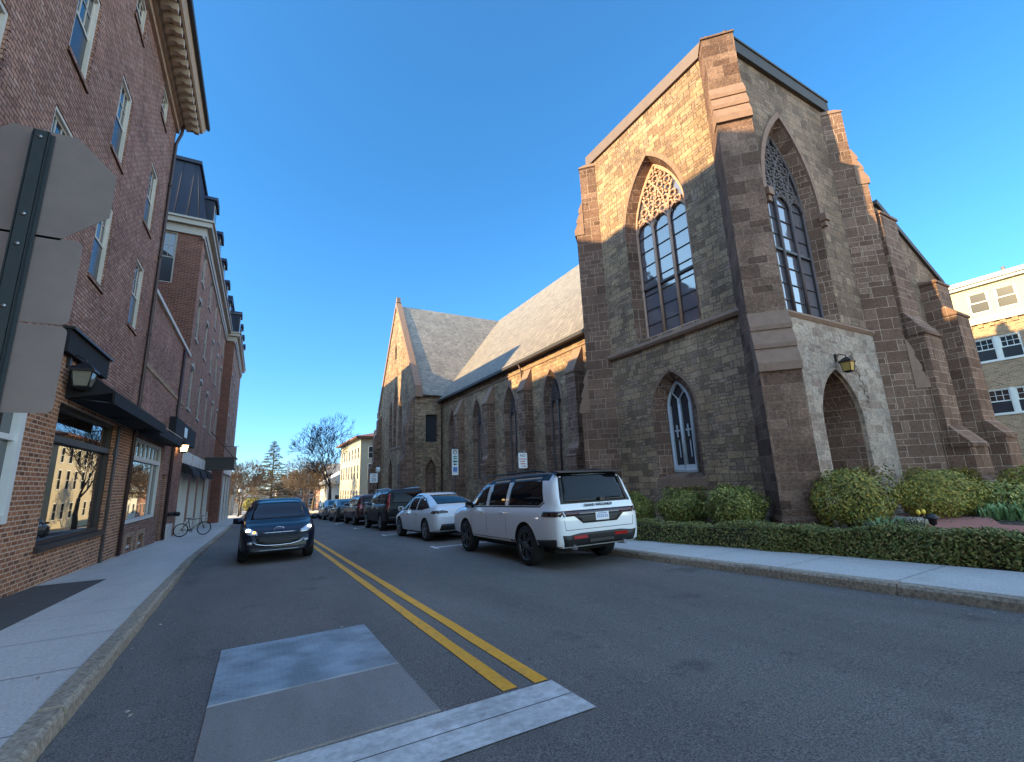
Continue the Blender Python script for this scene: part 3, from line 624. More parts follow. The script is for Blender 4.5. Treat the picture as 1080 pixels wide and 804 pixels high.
def slope_slab(b, p, th=.14, m=0):
    n = (Vector(p[1])-Vector(p[0])).cross(Vector(p[2])-Vector(p[0])).normalized()
    if n.z < 0: n = -n
    b.prism([Vector(q) for q in p], n*th, m)
slope_slab(b, [(NX-.35, 19, NE_-.35*k+.0), (NX-.35, 58, NE_-.35*k), (RX, 58, RZ), (RX, 19, RZ)])
slope_slab(b, [(2*RX-NX, 19, NE_), (2*RX-NX, 58, NE_), (RX, 58, RZ), (RX, 19, RZ)])
fixn(b.build('nave_roof', M['slate2'], CH))
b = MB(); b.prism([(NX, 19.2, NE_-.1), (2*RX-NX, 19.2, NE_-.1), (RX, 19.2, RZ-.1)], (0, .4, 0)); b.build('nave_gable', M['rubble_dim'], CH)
b = MB(); b.loft([[(NX-.5, y, NE_-.52), (NX-.36, y, NE_-.56), (NX-.3, y, NE_-.38), (NX-.5, y, NE_-.36)] for y in (18.5, 43.5)]); b.box((NX-.3, 18.5, NE_-.5), (NX+.05, 43.6, NE_-.3)); b.build('gutter', M['lead'], CH)
for y in (26.8, 43.3):
    b = MB(); b.tube([(NX-.4, y, NE_-.5), (NX-.14, y, NE_-1.1), (NX-.14, y, -1.2)], .06, 8); b.build('downspout', M['pipe'], CH)
# ---- transept, gable to the street
PX, PY0, PY1 = 13.2, 43.66, 59.6; PYC = 51.6; PE, PZ = 10.6, 22.6
b = MB(); b.prism([(PX, PY0, -4), (PX, PY1, -4), (PX, PY1, PE), (PX, PYC, PZ-.05), (PX, PY0, PE)], (17, 0, 0)); tr = b.build('transept_wall', M['rubble'], CH)
fixn(tr)
cs = [cutter(arch_prism(PYC-.2, .85, 5.5, 9.6, 13.0, 'x', PX, PX+.4, .62, None, 5.6, 12.6), M['brown'])]
cs += [cutter(arch_prism(PYC-.2+s*2.1, .75, 5.5, 8.6, 11.2, 'x', PX, PX+.4, .55, None, 5.6, 10.9), M['brown']) for s in (-1, 1)]
cs += [cutter(arch_prism(PYC+1.6, .85, -3, 2.3, 4.3, 'x', PX, PX+.5, .7), M['brown'])]
cs += [cutter(arch_prism(PYC, .32, 15.9, 17.1, 17.9, 'x', PX, PX+.4), M['brown'])]
cs += [cutter(arch_prism(14.85, .55, -3, 2.5, 3.7, 'y', PY0, PY0+.4, .45), M['brown'])]
c_ = MB(); c_.box((14.3, PY0-.1, 5.4), (15.5, PY0+.35, 8.2)); cs.append(c_.build('cutter', M['brown']))
boolean(tr, cs)
for i, (y, hw, zs, za) in enumerate(((PYC-.2, .62, 9.5, 12.6), (PYC-2.3, .55, 8.5, 10.9), (PYC+1.9, .55, 8.5, 10.9))):
    traceried('transept_window', 'x', PX+.34, y, hw, 5.6, zs, za, (y,), (), M['tracdark'] if i else M['tracery'], M['lead'], M['glass_church'], head=False, grid=.9)
b = MB(); b.quad((14.3, PY0+.34, 5.4), (15.5, PY0+.34, 5.4), (15.5, PY0+.34, 8.2), (14.3, PY0+.34, 8.2)); b.build('side_window', M['glass_dark'], CH)
b = MB(); b.box((14.3, PY0+.46, -3), (15.4, PY0+.5, 3.6)); b.box((PX+.48, PYC+.8, -3), (PX+.52, PYC+2.4, 4.2)); b.quad((PX+.38, PYC-.4, 15.8), (PX+.38, PYC+.4, 15.8), (PX+.38, PYC+.4, 18), (PX+.38, PYC-.4, 18)); b.build('door', M['frame_dark'], CH)
b = MB()
kk = (PZ-PE)/(PYC-PY0)
slope_slab(b, [(PX+.5, PY0-.35, PE-.35*kk), (33, PY0-.35, PE-.35*kk), (33, PYC, PZ), (PX+.5, PYC, PZ)])
slope_slab(b, [(PX+.5, PY1+.35, PE-.35*kk), (33, PY1+.35, PE-.35*kk), (33, PYC, PZ), (PX+.5, PYC, PZ)])
fixn(b.build('transept_roof', M['slate'], CH))
b = MB()
for s, y in ((-1, PY0), (1, PY1)):
    b.loft([[(PX-.12, y+s*.3, PE-.1), (PX+.55, y+s*.3, PE-.1), (PX+.55, y+s*.35, PE+.5), (PX-.12, y+s*.35, PE+.5)], [(PX-.12, PYC-.0, PZ), (PX+.55, PYC, PZ), (PX+.55, PYC, PZ+.62), (PX-.12, PYC, PZ+.62)]])
    b.box((PX-.18, y+s*.0-.25, PE-.7), (PX+.6, y+s*.6, PE+.05))
b.box((PX-.05, PYC-.2, PZ+.5), (PX+.4, PYC+.2, PZ+1.15)); fixn(b.build('gable_coping', M['brownplain'], CH))
for y, s in ((PY0+.9, 0), (PY1-.9, 0)):
    b = MB()
    for x, z0, z1, h in ((11.9, -4, 3.4, .56), (12.35, 3.4, 7.2, .545), (12.75, 7.2, 9.4, .53)):
        b.loft([[(x, y-h, z0), (x, y+h, z0), (PX+.1, y+h, z0), (PX+.1, y-h, z0)], [(x, y-h, z1), (x, y+h, z1), (PX+.1, y+h, z1), (PX+.1, y-h, z1)], [(x+.42, y-h, z1+.7), (x+.42, y+h, z1+.7), (PX+.1, y+h, z1+.7), (PX+.1, y-h, z1+.7)]])
    fixn(b.build('transept_buttress', M['brown'], CH))
b = MB(); b.box((PX-.08, PYC-3.3, 5.25), (PX+.02, PYC+2.8, 5.45)); b.build('string_course', M['brownplain'], CH)
# lower range beyond the transept
b = MB(); b.box((13.9, PY1, -4), (28, 66, 9.0)); b.box((13.0, PY1+.6, -4), (14.0, PY1+1.7, 7.5)); b.build('vestry_wall', M['brown'], CH)
# ---- side wing beyond the tower, gabled, with stepped buttresses
WY = 6.95
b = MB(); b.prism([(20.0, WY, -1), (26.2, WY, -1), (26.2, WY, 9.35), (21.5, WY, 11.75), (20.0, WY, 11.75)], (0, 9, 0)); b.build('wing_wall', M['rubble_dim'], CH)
b = MB(); slope_slab(b, [(21.2, WY-.1, 11.9), (26.4, WY-.1, 9.25), (26.4, WY+.45, 9.25), (21.2, WY+.45, 11.9)], .22); slope_slab(b, [(21.2, WY+.45, 11.8), (26.4, WY+.45, 9.15), (26.4, 16, 9.15), (21.2, 16, 11.8)], .12); fixn(b.build('wing_coping', M['capdark'], CH))
def step_buttress(x0, x1, stages):
    b = MB(); S_ = []
    for i, (y, z0, z1, zt) in enumerate(stages):
        yn = stages[i+1][0] if i+1 < len(stages) else WY; s = MB(); S_.append(s)
        if i: z0 = stages[i-1][2]-.04
        b.box((x0+.004*i, y, z0), (x1-.004*i, WY+.1+.01*i, z1))
        s.loft([[(x0-.03, y-.05, z1), (x1+.03, y-.05, z1), (x1+.03, yn+.02, z1), (x0-.03, yn+.02, z1)], [(x0-.03, y-.05, z1+.1), (x1+.03, y-.05, z1+.1), (x1+.03, yn+.02, z1+.1), (x0-.03, yn+.02, z1+.1)], [(x0-.02, yn-.01, zt), (x1+.02, yn-.01, zt), (x1+.02, yn+.02, zt), (x0-.02, yn+.02, zt)]])
    o = b.build('wing_buttress', M['brown'], CH)
    for s in S_: fixn(s.build('set_off', M['brown'], o))
step_buttress(20.3, 21.7, [(5.25, -1.2, .55, 1.0), (5.62, .5, 1.95, 2.7), (6.1, 2.6, 6.0, 6.9), (6.55, 6.8, 11.0, 11.25)])
step_buttress(23.7, 25.0, [(5.25, -1.2, .5, .9), (5.62, .5, 2.3, 3.0), (6.05, 2.9, 7.2, 7.7), (6.4, 7.6, 8.7, 8.9)])
settle(CH, (16, 12, GZ(12)))
# lantern over the side door
LN = thing('wall_lantern', 'black iron lantern with amber glass hanging over the church side door', 'lantern')
def lantern(root, x, y, z, nx, ny, mg, s=1.0, arm=.3):
    b = MB()
    def sq(h, r): return [(x+a*r, y+c*r, z+h) for a, c in ((-1, -1), (1, -1), (1, 1), (-1, 1))]
    b.loft([sq(.0, .12*s), sq(.34*s, .17*s)]); g = b.build('lantern_glass', mg, root)
    b = MB()
    b.loft([sq(.34*s, .21*s), sq(.39*s, .21*s), sq(.5*s, .1*s), sq(.56*s, .03*s)]); b.loft([sq(-.05*s, .07*s), sq(0, .14*s), sq(.02*s, .14*s)])
    for a, c in ((-1, -1), (1, -1), (1, 1), (-1, 1)): b.tube([(x+a*.125*s, y+c*.125*s, z), (x+a*.175*s, y+c*.175*s, z+.35*s)], .014*s, 4)
    b.build('lantern_frame', M['black'], root)
    b = MB(); b.tube([(x, y, z+.5*s), (x, y, z+.62*s), (x-nx*arm*.6, y-ny*arm*.6, z+.72*s), (x-nx*arm, y-ny*arm, z+.6*s)], .018, 6); b.box((x-nx*arm-.05, y-ny*arm-.05, z+.45*s), (x-nx*arm+.05, y-ny*arm+.05, z+.75*s)); b.build('bracket', M['black'], root)
    return settle(root, (x, y, z))
lantern(LN, 16.3, TY0-.42, 4.45, 0, -1, M['amberglass'], .85, .3)
# dry stem clinging to the pale stone right of the door
b = MB(); rng = random.Random(8); p = [17.35, TY0-.12, 5.3]
pts = []
for i in range(30):
    pts.append((p[0]+.1*math.sin(i*2.1)+rng.uniform(-.05, .05), p[1]-.01, p[2])); p[2] -= .085; p[0] += .028
b.tube(pts[:22], .008, 5)
for i in range(2, 21, 2):
    q = pts[i]; s = rng.choice((-1, 1)); b.tube([q, (q[0]+s*.12, q[1]-.01, q[2]+.02), (q[0]+s*.1, q[1]-.01, q[2]-.06)], .007, 4)
tag(b.build('dry_vine', M['black']), 'thin dark bare vine climbing the pale stone right of the church door', 'vine')

# ------------------------------------------------------------------ brick buildings on the left
def wall_grid(b, org, ud, nd, u0, u1, z0, z1, holes, depth=.16, m=0, mr=None):
    """flat wall with rectangular openings and their reveals; ud = run, nd = outward normal"""
    org, ud, nd = Vector(org), Vector(ud), Vector(nd); mr = m if mr is None else mr
    P = lambda u, z, d=0: org+ud*u+Vector((0, 0, z))-nd*d
    flip = ud.cross(Vector((0, 0, 1))).dot(nd) < 0
    def q(*p, m=m): b.quad(*(p[::-1] if flip else p), m=m)
    U = sorted({u0, u1, *[h[0] for h in holes], *[h[1] for h in holes]}); Z = sorted({z0, z1, *[h[2] for h in holes], *[h[3] for h in holes]})
    for a, c in zip(U[:-1], U[1:]):
        for e, f in zip(Z[:-1], Z[1:]):
            um, zm = (a+c)/2, (e+f)/2
            if any(h[0] < um < h[1] and h[2] < zm < h[3] for h in holes): continue
            q(P(a, e), P(c, e), P(c, f), P(a, f))
    for h in holes:
        a, c, e, f = h[:4]; d = h[4] if len(h) > 4 else depth
        q(P(a, e, 0), P(c, e, 0), P(c, e, d), P(a, e, d), m=mr); q(P(a, f, d), P(c, f, d), P(c, f, 0), P(a, f, 0), m=mr)
        q(P(a, e, d), P(a, f, d), P(a, f, 0), P(a, e, 0), m=mr); q(P(c, e, 0), P(c, f, 0), P(c, f, d), P(c, e, d), m=mr)
def frame_box(b, org, ud, nd, a, c, e, f, d0, d1, m=0):
    org, ud, nd = Vector(org), Vector(ud), Vector(nd)
    p = org+ud*a+Vector((0, 0, e))-nd*d0; q = org+ud*c+Vector((0, 0, f))-nd*d1
    b.box(p, q, m)
def sash_window(root, org, ud, nd, a, c, e, f, mf, cols=3, rows=2, lower='glass_dark', upper='glass', sill=None, fr=.07):
    """double-hung window: casing, two sashes with muntins, upper pane glass, lower pane screened"""
    b = MB(); B = lambda *k: frame_box(b, org, ud, nd, *k)
    B(a, a+fr, e, f, .02, .16); B(c-fr, c, e, f, .02, .16); B(a+fr, c-fr, f-fr, f, .02, .16); B(a+fr, c-fr, e, e+fr*.6, .02, .16)
    mid = (e+f)/2
    fo = b.build('window', mf, root)
    b = MB(); B2 = lambda *k: frame_box(b, org, ud, nd, *k)
    i0, i1 = a+fr, c-fr; s = .042
    B2(i0, i1, mid-.03, mid+.03, .07, .12); B2(i0, i0+s, mid, f-fr, .075, .115); B2(i1-s, i1, mid, f-fr, .075, .115); B2(i0, i1, f-fr-s, f-fr, .075, .115)
    for k in range(1, cols): u = i0+(i1-i0)*k/cols; B2(u-.012, u+.012, mid, f-fr, .082, .11)
    for k in range(1, rows): z = mid+(f-fr-mid)*k/rows; B2(i0, i1, z-.012, z+.012, .082, .11)
    B2(i0, i0+s, e+fr*.6, mid, .1, .14); B2(i1-s, i1, e+fr*.6, mid, .1, .14); B2(i0, i1, e+fr*.6, e+fr*.6+s, .1, .14)
    b.build('sash', mf, fo)
    def pane(n, z0, z1, d, mt):
        g = MB(); o_, u_, n_ = Vector(org), Vector(ud), Vector(nd)
        P = lambda u, z: o_+u_*u+Vector((0, 0, z))-n_*d
        p = [P(i0, z0), P(i1, z0), P(i1, z1), P(i0, z1)]
        if u_.cross(Vector((0, 0, 1))).dot(n_) < 0: p = p[::-1]
        g.quad(*p); g.build(n, M[mt], fo)
    pane('upper_pane', mid, f-fr, .098, upper); pane('lower_pane', e+fr*.6, mid, .09 if lower == 'glass_dark' else .125, lower)
    return fo
FX = -3.9; ORG, UD, ND = (FX, 0, 0), (0, 1, 0), (1, 0, 0)
LB = thing('brick_corner_building', 'dark red brick corner building with tan bracketed cornice and a black shop awning', 'building')
cols_r = [18.02, 14.3, 11.36, 8.5, 4.8, 1.85, -1.1, -4.0]
wins = []
for r_ in cols_r: wins += [(r_-1.0, r_, 6.62, 8.82), (r_-1.0, r_, 10.12, 12.33), (r_-.95, r_-.02, 14.36, 15.45)]
store = [(13.05, 17.45, .5, 3.5, .22)]
b = MB()
wall_grid(b, ORG, UD, ND, -12, 19.6, 4.42, 16.1, wins, .16, 0)
wall_grid(b, ORG, UD, ND, -12, 19.6, -1.5, 4.42, store+[(9.6, 11.54, 1.05, 3.4, .2), (6.0, 8.6, 1.05, 3.4, .2), (1, 4, 1.05, 3.4, .2)], .22, 1)
b.quad((FX, 19.6, -1.5), (FX-16, 19.6, -1.5), (FX-16, 19.6, 16.1), (FX, 19.6, 16.1)); b.quad((FX, -12, -1.5), (FX, -12, 16.1), (FX-16, -12, 16.1), (FX-16, -12, -1.5))
b.quad((FX-16, 19.6, -1.5), (FX-16, -12, -1.5), (FX-16, -12, 16.1), (FX-16, 19.6, 16.1))
b.build('wall', [M['brick'], M['brick_orange']], LB)
for a, c, e, f in wins:
    fo = sash_window(LB, ORG, UD, ND, a+.004, c-.004, e+.004, f-.004, M['cream'], 3, 2)
    b = MB(); b.box((FX-.14, a-.06, e-.1), (FX+.045, c+.1, e-.003)); b.build('sill', M['brick'], fo)
    n = int((f-e)/.176); zz = [(c+.002, e)]                            # toothed brick jamb on the far side
    for i in range(n): z = e+.02+i*.176; zz += [(c+.012, z), (c+.085, z), (c+.085, z+.088), (c+.012, z+.088)]
    zz += [(c+.002, e+.02+n*.176)]
    b = MB(); b.prism([(FX-.1, y, z) for y, z in zz], (.12, 0, 0)); b.build('toothed_jamb', M['brick'], fo)
# cornice: frieze, bed mould, soffit with modillions, gutter edge
b = MB()
b.box((FX-.1, -12.4, 15.5), (FX+.1, 19.68, 15.72)); b.box((FX-.1, -12.4, 15.725), (FX+.2, 19.72, 15.86)); b.box((FX-.1, -12.4, 15.865), (FX+.3, 19.78, 15.95))
b.loft([[(FX+.72, y, 15.97), (FX+.8, y, 16.0), (FX+.9, y, 16.2), (FX+.92, y, 16.32), (FX-.1, y, 16.32), (FX-.1, y, 15.97)] for y in (-12.6, 19.95)])
b.build('cornice', M['corn'], LB)
for i in range(76):
    y = 19.62-i*.42; b = MB(); b.prism([(FX+.3, y-.09, 15.966), (FX+.3, y-.09, 15.7), (FX+.5, y-.09, 15.76), (FX+.6, y-.09, 15.69), (FX+.72, y-.09, 15.7), (FX+.72, y-.09, 15.966)], (0, .18, 0)); b.build('modillion', M['corn'], LB)
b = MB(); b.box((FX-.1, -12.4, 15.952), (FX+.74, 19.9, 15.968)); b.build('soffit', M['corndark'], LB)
b = MB(); b.loft([[(FX+.93, y, 16.2), (FX+1.02, y, 16.22), (FX+1.03, y, 16.36), (FX+.93, y, 16.36)] for y in (-12.6, 19.98)]); b.build('gutter', M['lead'], LB)
b = MB(); b.prism([(FX+.9, -12, 16.3), (FX-16.2, -12, 16.3), (-12, -12, 22.1)], (0, 31.6, 0)); b.build('roof', M['slate'], LB)
b = MB(); b.tube([(FX+.22, 19.5, 15.8), (FX+.2, 19.5, 15.4), (FX+.07, 19.5, 14.9), (FX+.07, 19.5, 3.6), (FX+.07, 19.5, -.45)], .055, 8)
for z in (13, 10, 7, 4): b.box((FX, 19.43, z), (FX+.14, 19.57, z+.05))
b.build('downspout', M['pipe'], LB)
# shop window
def store_window(root, a, c, e, f, mid, mf, mg, vert=(), fr=.1, mid_h=.14):
    b = MB(); B = lambda *k: frame_box(b, ORG, UD, ND, *k)
    B(a, a+fr, e, f, .06, .2); B(c-fr, c, e, f, .06, .2); B(a+fr, c-fr, f-fr, f, .06, .2); B(a+fr, c-fr, e, e+fr, .05, .2); B(a+fr, c-fr, mid-mid_h/2, mid+mid_h/2, .03, .2)
    for u in vert: B(u-.03, u+.03, e+fr, mid-mid_h/2, .1, .18)
    fo = b.build('shop_window', mf, root)
    for n, z0, z1 in (('pane', e+fr, mid-mid_h/2), ('transom_pane', mid+mid_h/2, f-fr)):
        g = MB(); x = FX-.15; g.quad((x, a+fr, z0), (x, c-fr, z0), (x, c-fr, z1), (x, a+fr, z1)); g.build(n, mg, fo)
    return fo
store_window(LB, 13.06, 17.44, .51, 3.49, 2.72, M['frame_dark'], M['glass_store'])
b = MB(); b.box((FX-.1, 13.0, .38), (FX+.07, 17.5, .505)); b.box((FX-.02, 17.62, -.6), (FX+.05, 17.8, 3.5)); b.box((FX-.02, 17.52, 2.62), (FX+.04, 17.9, 2.8)); b.build('shopfront_trim', M['frame_dark'], LB)
# white-trimmed bay nearer the viewer
for a, c in ((9.6, 11.54), (6.0, 8.6), (1, 4)):
    b = MB(); B = lambda *k: frame_box(b, ORG, UD, ND, *k)
    B(c-.16, c-.004, 1.055, 3.395, -.03, .15); B(a+.004, a+.16, 1.055, 3.395, -.03, .15); B(a+.16, c-.16, 3.25, 3.395, -.03, .15); B(a+.16, c-.16, 1.055, 1.2, -.03, .15); B(a+.16, c-.16, 2.5, 2.6, .02, .12)
    fo = b.build('white_window', M['whitewood'], LB)
    g = MB(); x = FX-.1; g.quad((x, a+.15, 1.15), (x, c-.15, 1.15), (x, c-.15, 3.3), (x, a+.15, 3.3)); g.build('pane', M['glass'], fo)
b = MB(); b.box((FX, 12.5, 4.5), (FX+.13, 15.38, 4.99)); b.build('sign_panel', M['navy'], LB)
b = MB(); b.box((FX, 12.46, 4.995), (FX+.2, 15.42, 5.05)); b.build('panel_hood', M['black'], LB)
settle(LB, (-8, 8, GZ(8)))
# awning
AW = thing('shop_awning', 'long black sloped awning over the shop window of the corner building', 'awning')
b = MB(); Y0, Y1 = 13.2, 19.75
b.loft([[(FX+.01, y, 4.36), (FX+.2, y, 4.3), (FX+.85, y, 3.8), (FX+.87, y, 3.5), (FX+.83, y, 3.5), (FX+.8, y, 3.76), (FX+.01, y, 3.6)] for y in [Y0+(Y1-Y0)*i/8 for i in range(9)]])
b.build('canvas', M['awning'], AW)
b = MB()
for y in (Y0+.1, (Y0+Y1)/2, Y1-.1): b.tube([(FX+.02, y, 3.62), (FX+.82, y, 3.54)], .018, 6)
b.tube([(FX+.84, Y0, 3.52), (FX+.84, Y1, 3.52)], .018, 6); b.build('awning_frame', M['black'], AW); settle(AW, (FX, 16.4, 3.6))
LN2 = thing('wall_lantern', 'unlit black carriage lantern on the orange brick above the shop window', 'lantern')
lantern(LN2, FX+.32, 13.0, 3.82, 1, 0, M['lampglass'], 1.0, .3)

# low linking building
LK = thing('low_brick_building', 'low brown brick shop with sloping stone coping between corner building and mansard block', 'building')
b = MB()
wall_grid(b, ORG, UD, ND, 19.602, 29.3, -2, 8.7, [(20.05, 25.35, .45, 3.45, .22), (20.6, 21.5, -.45, .0, .2), (22.4, 23.3, -.5, -.05, .2), (25.9, 27.0, -2, 2.3, .3)], .2, 0)
b.quad((FX, 19.602, -2), (FX-8, 19.602, -2), (FX-8, 19.602, 8.7), (FX, 19.602, 8.7))
b.box((-24, 19.7, -2), (-12, 29.2, 19.8))
b.build('wall', M['brick'], LK)
b = MB(); b.box((FX-.3, 19.61, 8.7), (FX+.1, 29.28, 8.85)); b.build('coping', M['cream'], LK)
b = MB(); b.box((FX-.01, 19.61, 5.95), (FX+.03, 29.28, 6.12)); b.build('brick_band', M['brick_tan'], LK)
b = MB(); b.box((FX-8, 19.65, 8.4), (FX-.2, 29.28, 8.6)); b.build('roof', M['lead'], LK)
sw = store_window(LK, 20.06, 25.34, .46, 3.44, 2.72, M['whitewood'], M['glass_store'], (24.2,), .12, .16)
for i in range(1, 7): b = MB(); u = 20.15+i*5.1/7; frame_box(b, ORG, UD, ND, u-.03, u+.03, 2.8, 3.33, .1, .19); b.build('muntin', M['whitewood'], sw)
for a in (20.6, 22.4):
    b = MB(); z = -.45 if a < 22 else -.5
    b.box((FX-.05, a-.22, z-.2), (FX+.03, a-.01, z+.6)); b.box((FX-.05, a+.91, z-.2), (FX+.03, a+1.12, z+.6)); b.box((FX-.05, a-.01, z+.455), (FX+.03, a+.91, z+.6)); q = b.build('vent_surround', M['brick_tan'], LK)
    b = MB(); b.box((FX-.2, a, z), (FX-.18, a+.9, z+.45)); b.box((FX-.15, a, z+.05), (FX-.05, a+.9, z+.13), 1); b.build('vent', [M['black'], M['whitewood']], q)
b = MB(); b.box((FX-.25, 25.92, -1.5), (FX-.2, 26.98, 2.28)); b.build('door', M['frame_dark'], LK)
b = MB(); b.tube([(FX+.08, 27.3, 8.6), (FX+.08, 27.3, -.7)], .07, 8); b.build('downspout', M['pipe'], LK)
b = MB(); b.box((FX-.02, 27.6, -1.2), (FX+.22, 28.7, -.05)); b.build('plinth_block', M['whitepaint'], LK)
settle(LK, (-8, 24.5, GZ(24.5)))
AW2 = thing('shop_awning', 'short rolled up black awning with torn pale top above the white shop window', 'awning')
b = MB(); b.loft([[(FX+.01, y, 4.2), (FX+.6, y, 3.82), (FX+.64, y, 3.5), (FX+.58, y, 3.46), (FX+.01, y, 3.55)] for y in (20.2, 22, 24, 25.6)]); b.build('canvas', M['awning'], AW2)
b = MB(); b.prism([(FX+.05, 20.3, 4.24), (FX+.5, 20.4, 3.95), (FX+.62, 25.4, 3.86), (FX+.12, 25.5, 4.2)], (.01, 0, .03)); b.build('torn_top', M['cream'], AW2); settle(AW2, (FX, 23, 3.5))
SB = thing('sign_board', 'dark navy fascia board above the shop doors of the brick buildings', 'sign board')
b = MB(); b.box((FX+.002, 25.9, 4.0), (FX+.28, 33.2, 4.95)); b.build('board', M['navy'], SB)
b = MB(); b.box((FX+.282, 28.6, 4.25), (FX+.3, 29.5, 4.75)); b.build('emblem', M['white'], SB); settle(SB, (FX, 29.5, 4.0))
LN3 = thing('wall_lantern', 'small lit lantern glowing on the brick pier before the grey shop doors', 'lantern')
lantern(LN3, FX+.3, 28.9, 3.5, 1, 0, M['lantern_on'], 1.0, .28)

# mansard-roofed blocks
def mansard_block(y0, y1, xf, label, zc, zt, ncol, first, pitch, side=True):
    MN = thing('mansard_building', label, 'building')
    o3 = (xf, 0, 0); b = MB()
    rows = ((6.15, 8.45), (11.1, 13.6), (13.9+.15, 15.6)) if False else ((6.1, 8.5), (10.2, 12.55), (13.75, 15.7))
    hol = []
    for i in range(ncol):
        u = first+i*pitch
        for e, f in rows: hol.append((u, u+1.15, e, f))
    shop = [(y0+1.9+i*4.4, y0+1.9+i*4.4+3.5, -2.2, 3.0, .4) for i in range(int((y1-y0-2)/4.4))]
    wall_grid(b, o3, UD, ND, y0, y1, 4.3, zc, hol, .15); wall_grid(b, o3, UD, ND, y0, y1, -5, 4.3, shop, .4)
    # side wall towards the viewer
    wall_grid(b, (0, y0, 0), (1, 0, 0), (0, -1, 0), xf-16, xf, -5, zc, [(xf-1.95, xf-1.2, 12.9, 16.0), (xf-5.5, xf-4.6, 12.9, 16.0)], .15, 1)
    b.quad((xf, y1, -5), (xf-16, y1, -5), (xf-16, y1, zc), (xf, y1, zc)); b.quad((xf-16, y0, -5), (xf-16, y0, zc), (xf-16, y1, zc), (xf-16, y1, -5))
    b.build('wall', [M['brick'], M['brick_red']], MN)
    for a, c, e, f in hol: 
        fo = sash_window(MN, o3, UD, ND, a+.004, c-.004, e+.004, f-.004, M['trim_grey'], 3, 2)
        k = MB(); frame_box(k, o3, UD, ND, a-.08, c+.08, e-.12, e, -.06, .1); frame_box(k, o3, UD, ND, a-.06, c+.06, f, f+.16, -.03, .1); frame_box(k, o3, UD, ND, (a+c)/2-.12, (a+c)/2+.12, f, f+.26, -.06, .1); k.build('surround', M['trim_grey'], fo)
    if side: sash_window(MN, (0, y0, 0), (1, 0, 0), (0, -1, 0), xf-1.946, xf-1.204, 12.904, 15.996, M['trim_grey'], 2, 2)
    b = MB(); b.box((xf-.002, y0-.35, zc-.75), (xf+.1, y1, zc-.55)); b.box((xf-16, y0-.12, zc-.5), (xf+.15, y1+.1, zc)); b.box((xf-16, y0-.35, zc), (xf+.4, y1+.2, zc+.3)); b.box((xf-16, y0-.45, zc+.3), (xf+.5, y1+.3, zc+.42)); b.build('cornice', M['trim_grey'], MN)
    b = MB(); za = zc+.42
    b.loft([[(xf+.1, y0-.05, za), (xf-16, y0-.05, za), (xf-16, y1, za), (xf+.1, y1, za)], [(xf-.75, y0+.75, zt), (xf-15, y0+.75, zt), (xf-15, y1-.75, zt), (xf-.75, y1-.75, zt)]])
    b.box((xf-15.2, y0+.6, zt), (xf-.6, y1-.6, zt+.22))
    for i in range(int((y1-y0)/.6)):
        y = y0+.3+i*.6; b.tube([(xf+.12, y, za), (xf-.74, min(max(y, y0+.8), y1-.8), zt)], .022, 4)
    for i in range(26): x = xf-.3-i*.6; b.tube([(x, y0-.06, za), (min(x, xf-.8), y0+.74, zt)], .022, 4)
    b.build('mansard_roof', M['mansard'], MN)
    for i in range(ncol):                                         # dormers
        u = first+i*pitch-.2
        d = MB(); d.loft([[(xf-1, u, za-.1), (xf+.22, u, za-.1), (xf+.22, u, za+2.1), (xf-1, u, za+2.1)], [(xf-1, u+1.55, za-.1), (xf+.22, u+1.55, za-.1), (xf+.22, u+1.55, za+2.1), (xf-1, u+1.55, za+2.1)]])
        d.prism([(xf+.36, u-.12, za+2.1), (xf+.36, u+1.67, za+2.1), (xf+.36, u+1.3, za+2.5), (xf+.36, u+.25, za+2.5)], (-1.4, 0, 0))
        q = d.build('dormer', M['mansard'], MN)
        d = MB(); d.box((xf+.222, u+.25, za+.15), (xf+.25, u+1.3, za+1.95)); q2 = d.build('dormer_frame', M['trim_grey'], q)
        d = MB(); d.box((xf+.252, u+.36, za+.26), (xf+.258, u+1.19, za+1.84)); d.build('pane', M['glass'], q)
    return MN, shop
MN, shop = mansard_block(29.3, 50.0, FX, 'nearer red brick block with blue black mansard roof, dormers and white trimmed windows', 16.5, 21.1, 5, 30.45, 4.35)
def shop_doors(root, shop, xf):
    for i, h in enumerate(shop):
        b = MB(); b.box((xf-.38, h[0]+.05, -2.2), (xf-.33, h[1]-.05, 2.95))
        for k in range(14): b.box((xf-.33, h[0]+.1, -1.6+k*.32), (xf-.325, h[1]-.1, -1.58+k*.32))
        q = b.build('roller_door', M['shutter'], root)
        b = MB(); b.box((xf-.3, h[0], -2.2), (xf-.02, h[0]+.12, 3.0)); b.box((xf-.3, h[1]-.12, -2.2), (xf-.02, h[1], 3.0)); b.box((xf-.3, (h[0]+h[1])/2-.05, -2.2), (xf-.1, (h[0]+h[1])/2+.05, 2.9)); b.box((xf-.02, h[0]-.1, 3.05), (xf+.06, h[1]+.1, 3.75)); b.build('door_frame', M['whitewood'], q)
        b = MB(); b.box((xf-.01, h[1]+.08, -2.4), (xf+.1, h[1]+.75, -.35)); b.build('pier_base', M['whitepaint'], root)
M['shutter'] = plain('grey_roller_shutter', (.2, .205, .215), .6, var=.15, nscale=1.5)
shop_doors(MN, shop, FX)
settle(MN, (-8, 39, GZ(39)))
MN2, shop = mansard_block(50.3, 66.5, FX+.75, 'farther red brick block with mansard roof stepping forward of its neighbour', 16.3, 20.6, 4, 50.9, 4.0, False)
shop_doors(MN2, shop, FX+.75); settle(MN2, (-8, 58, GZ(58)))
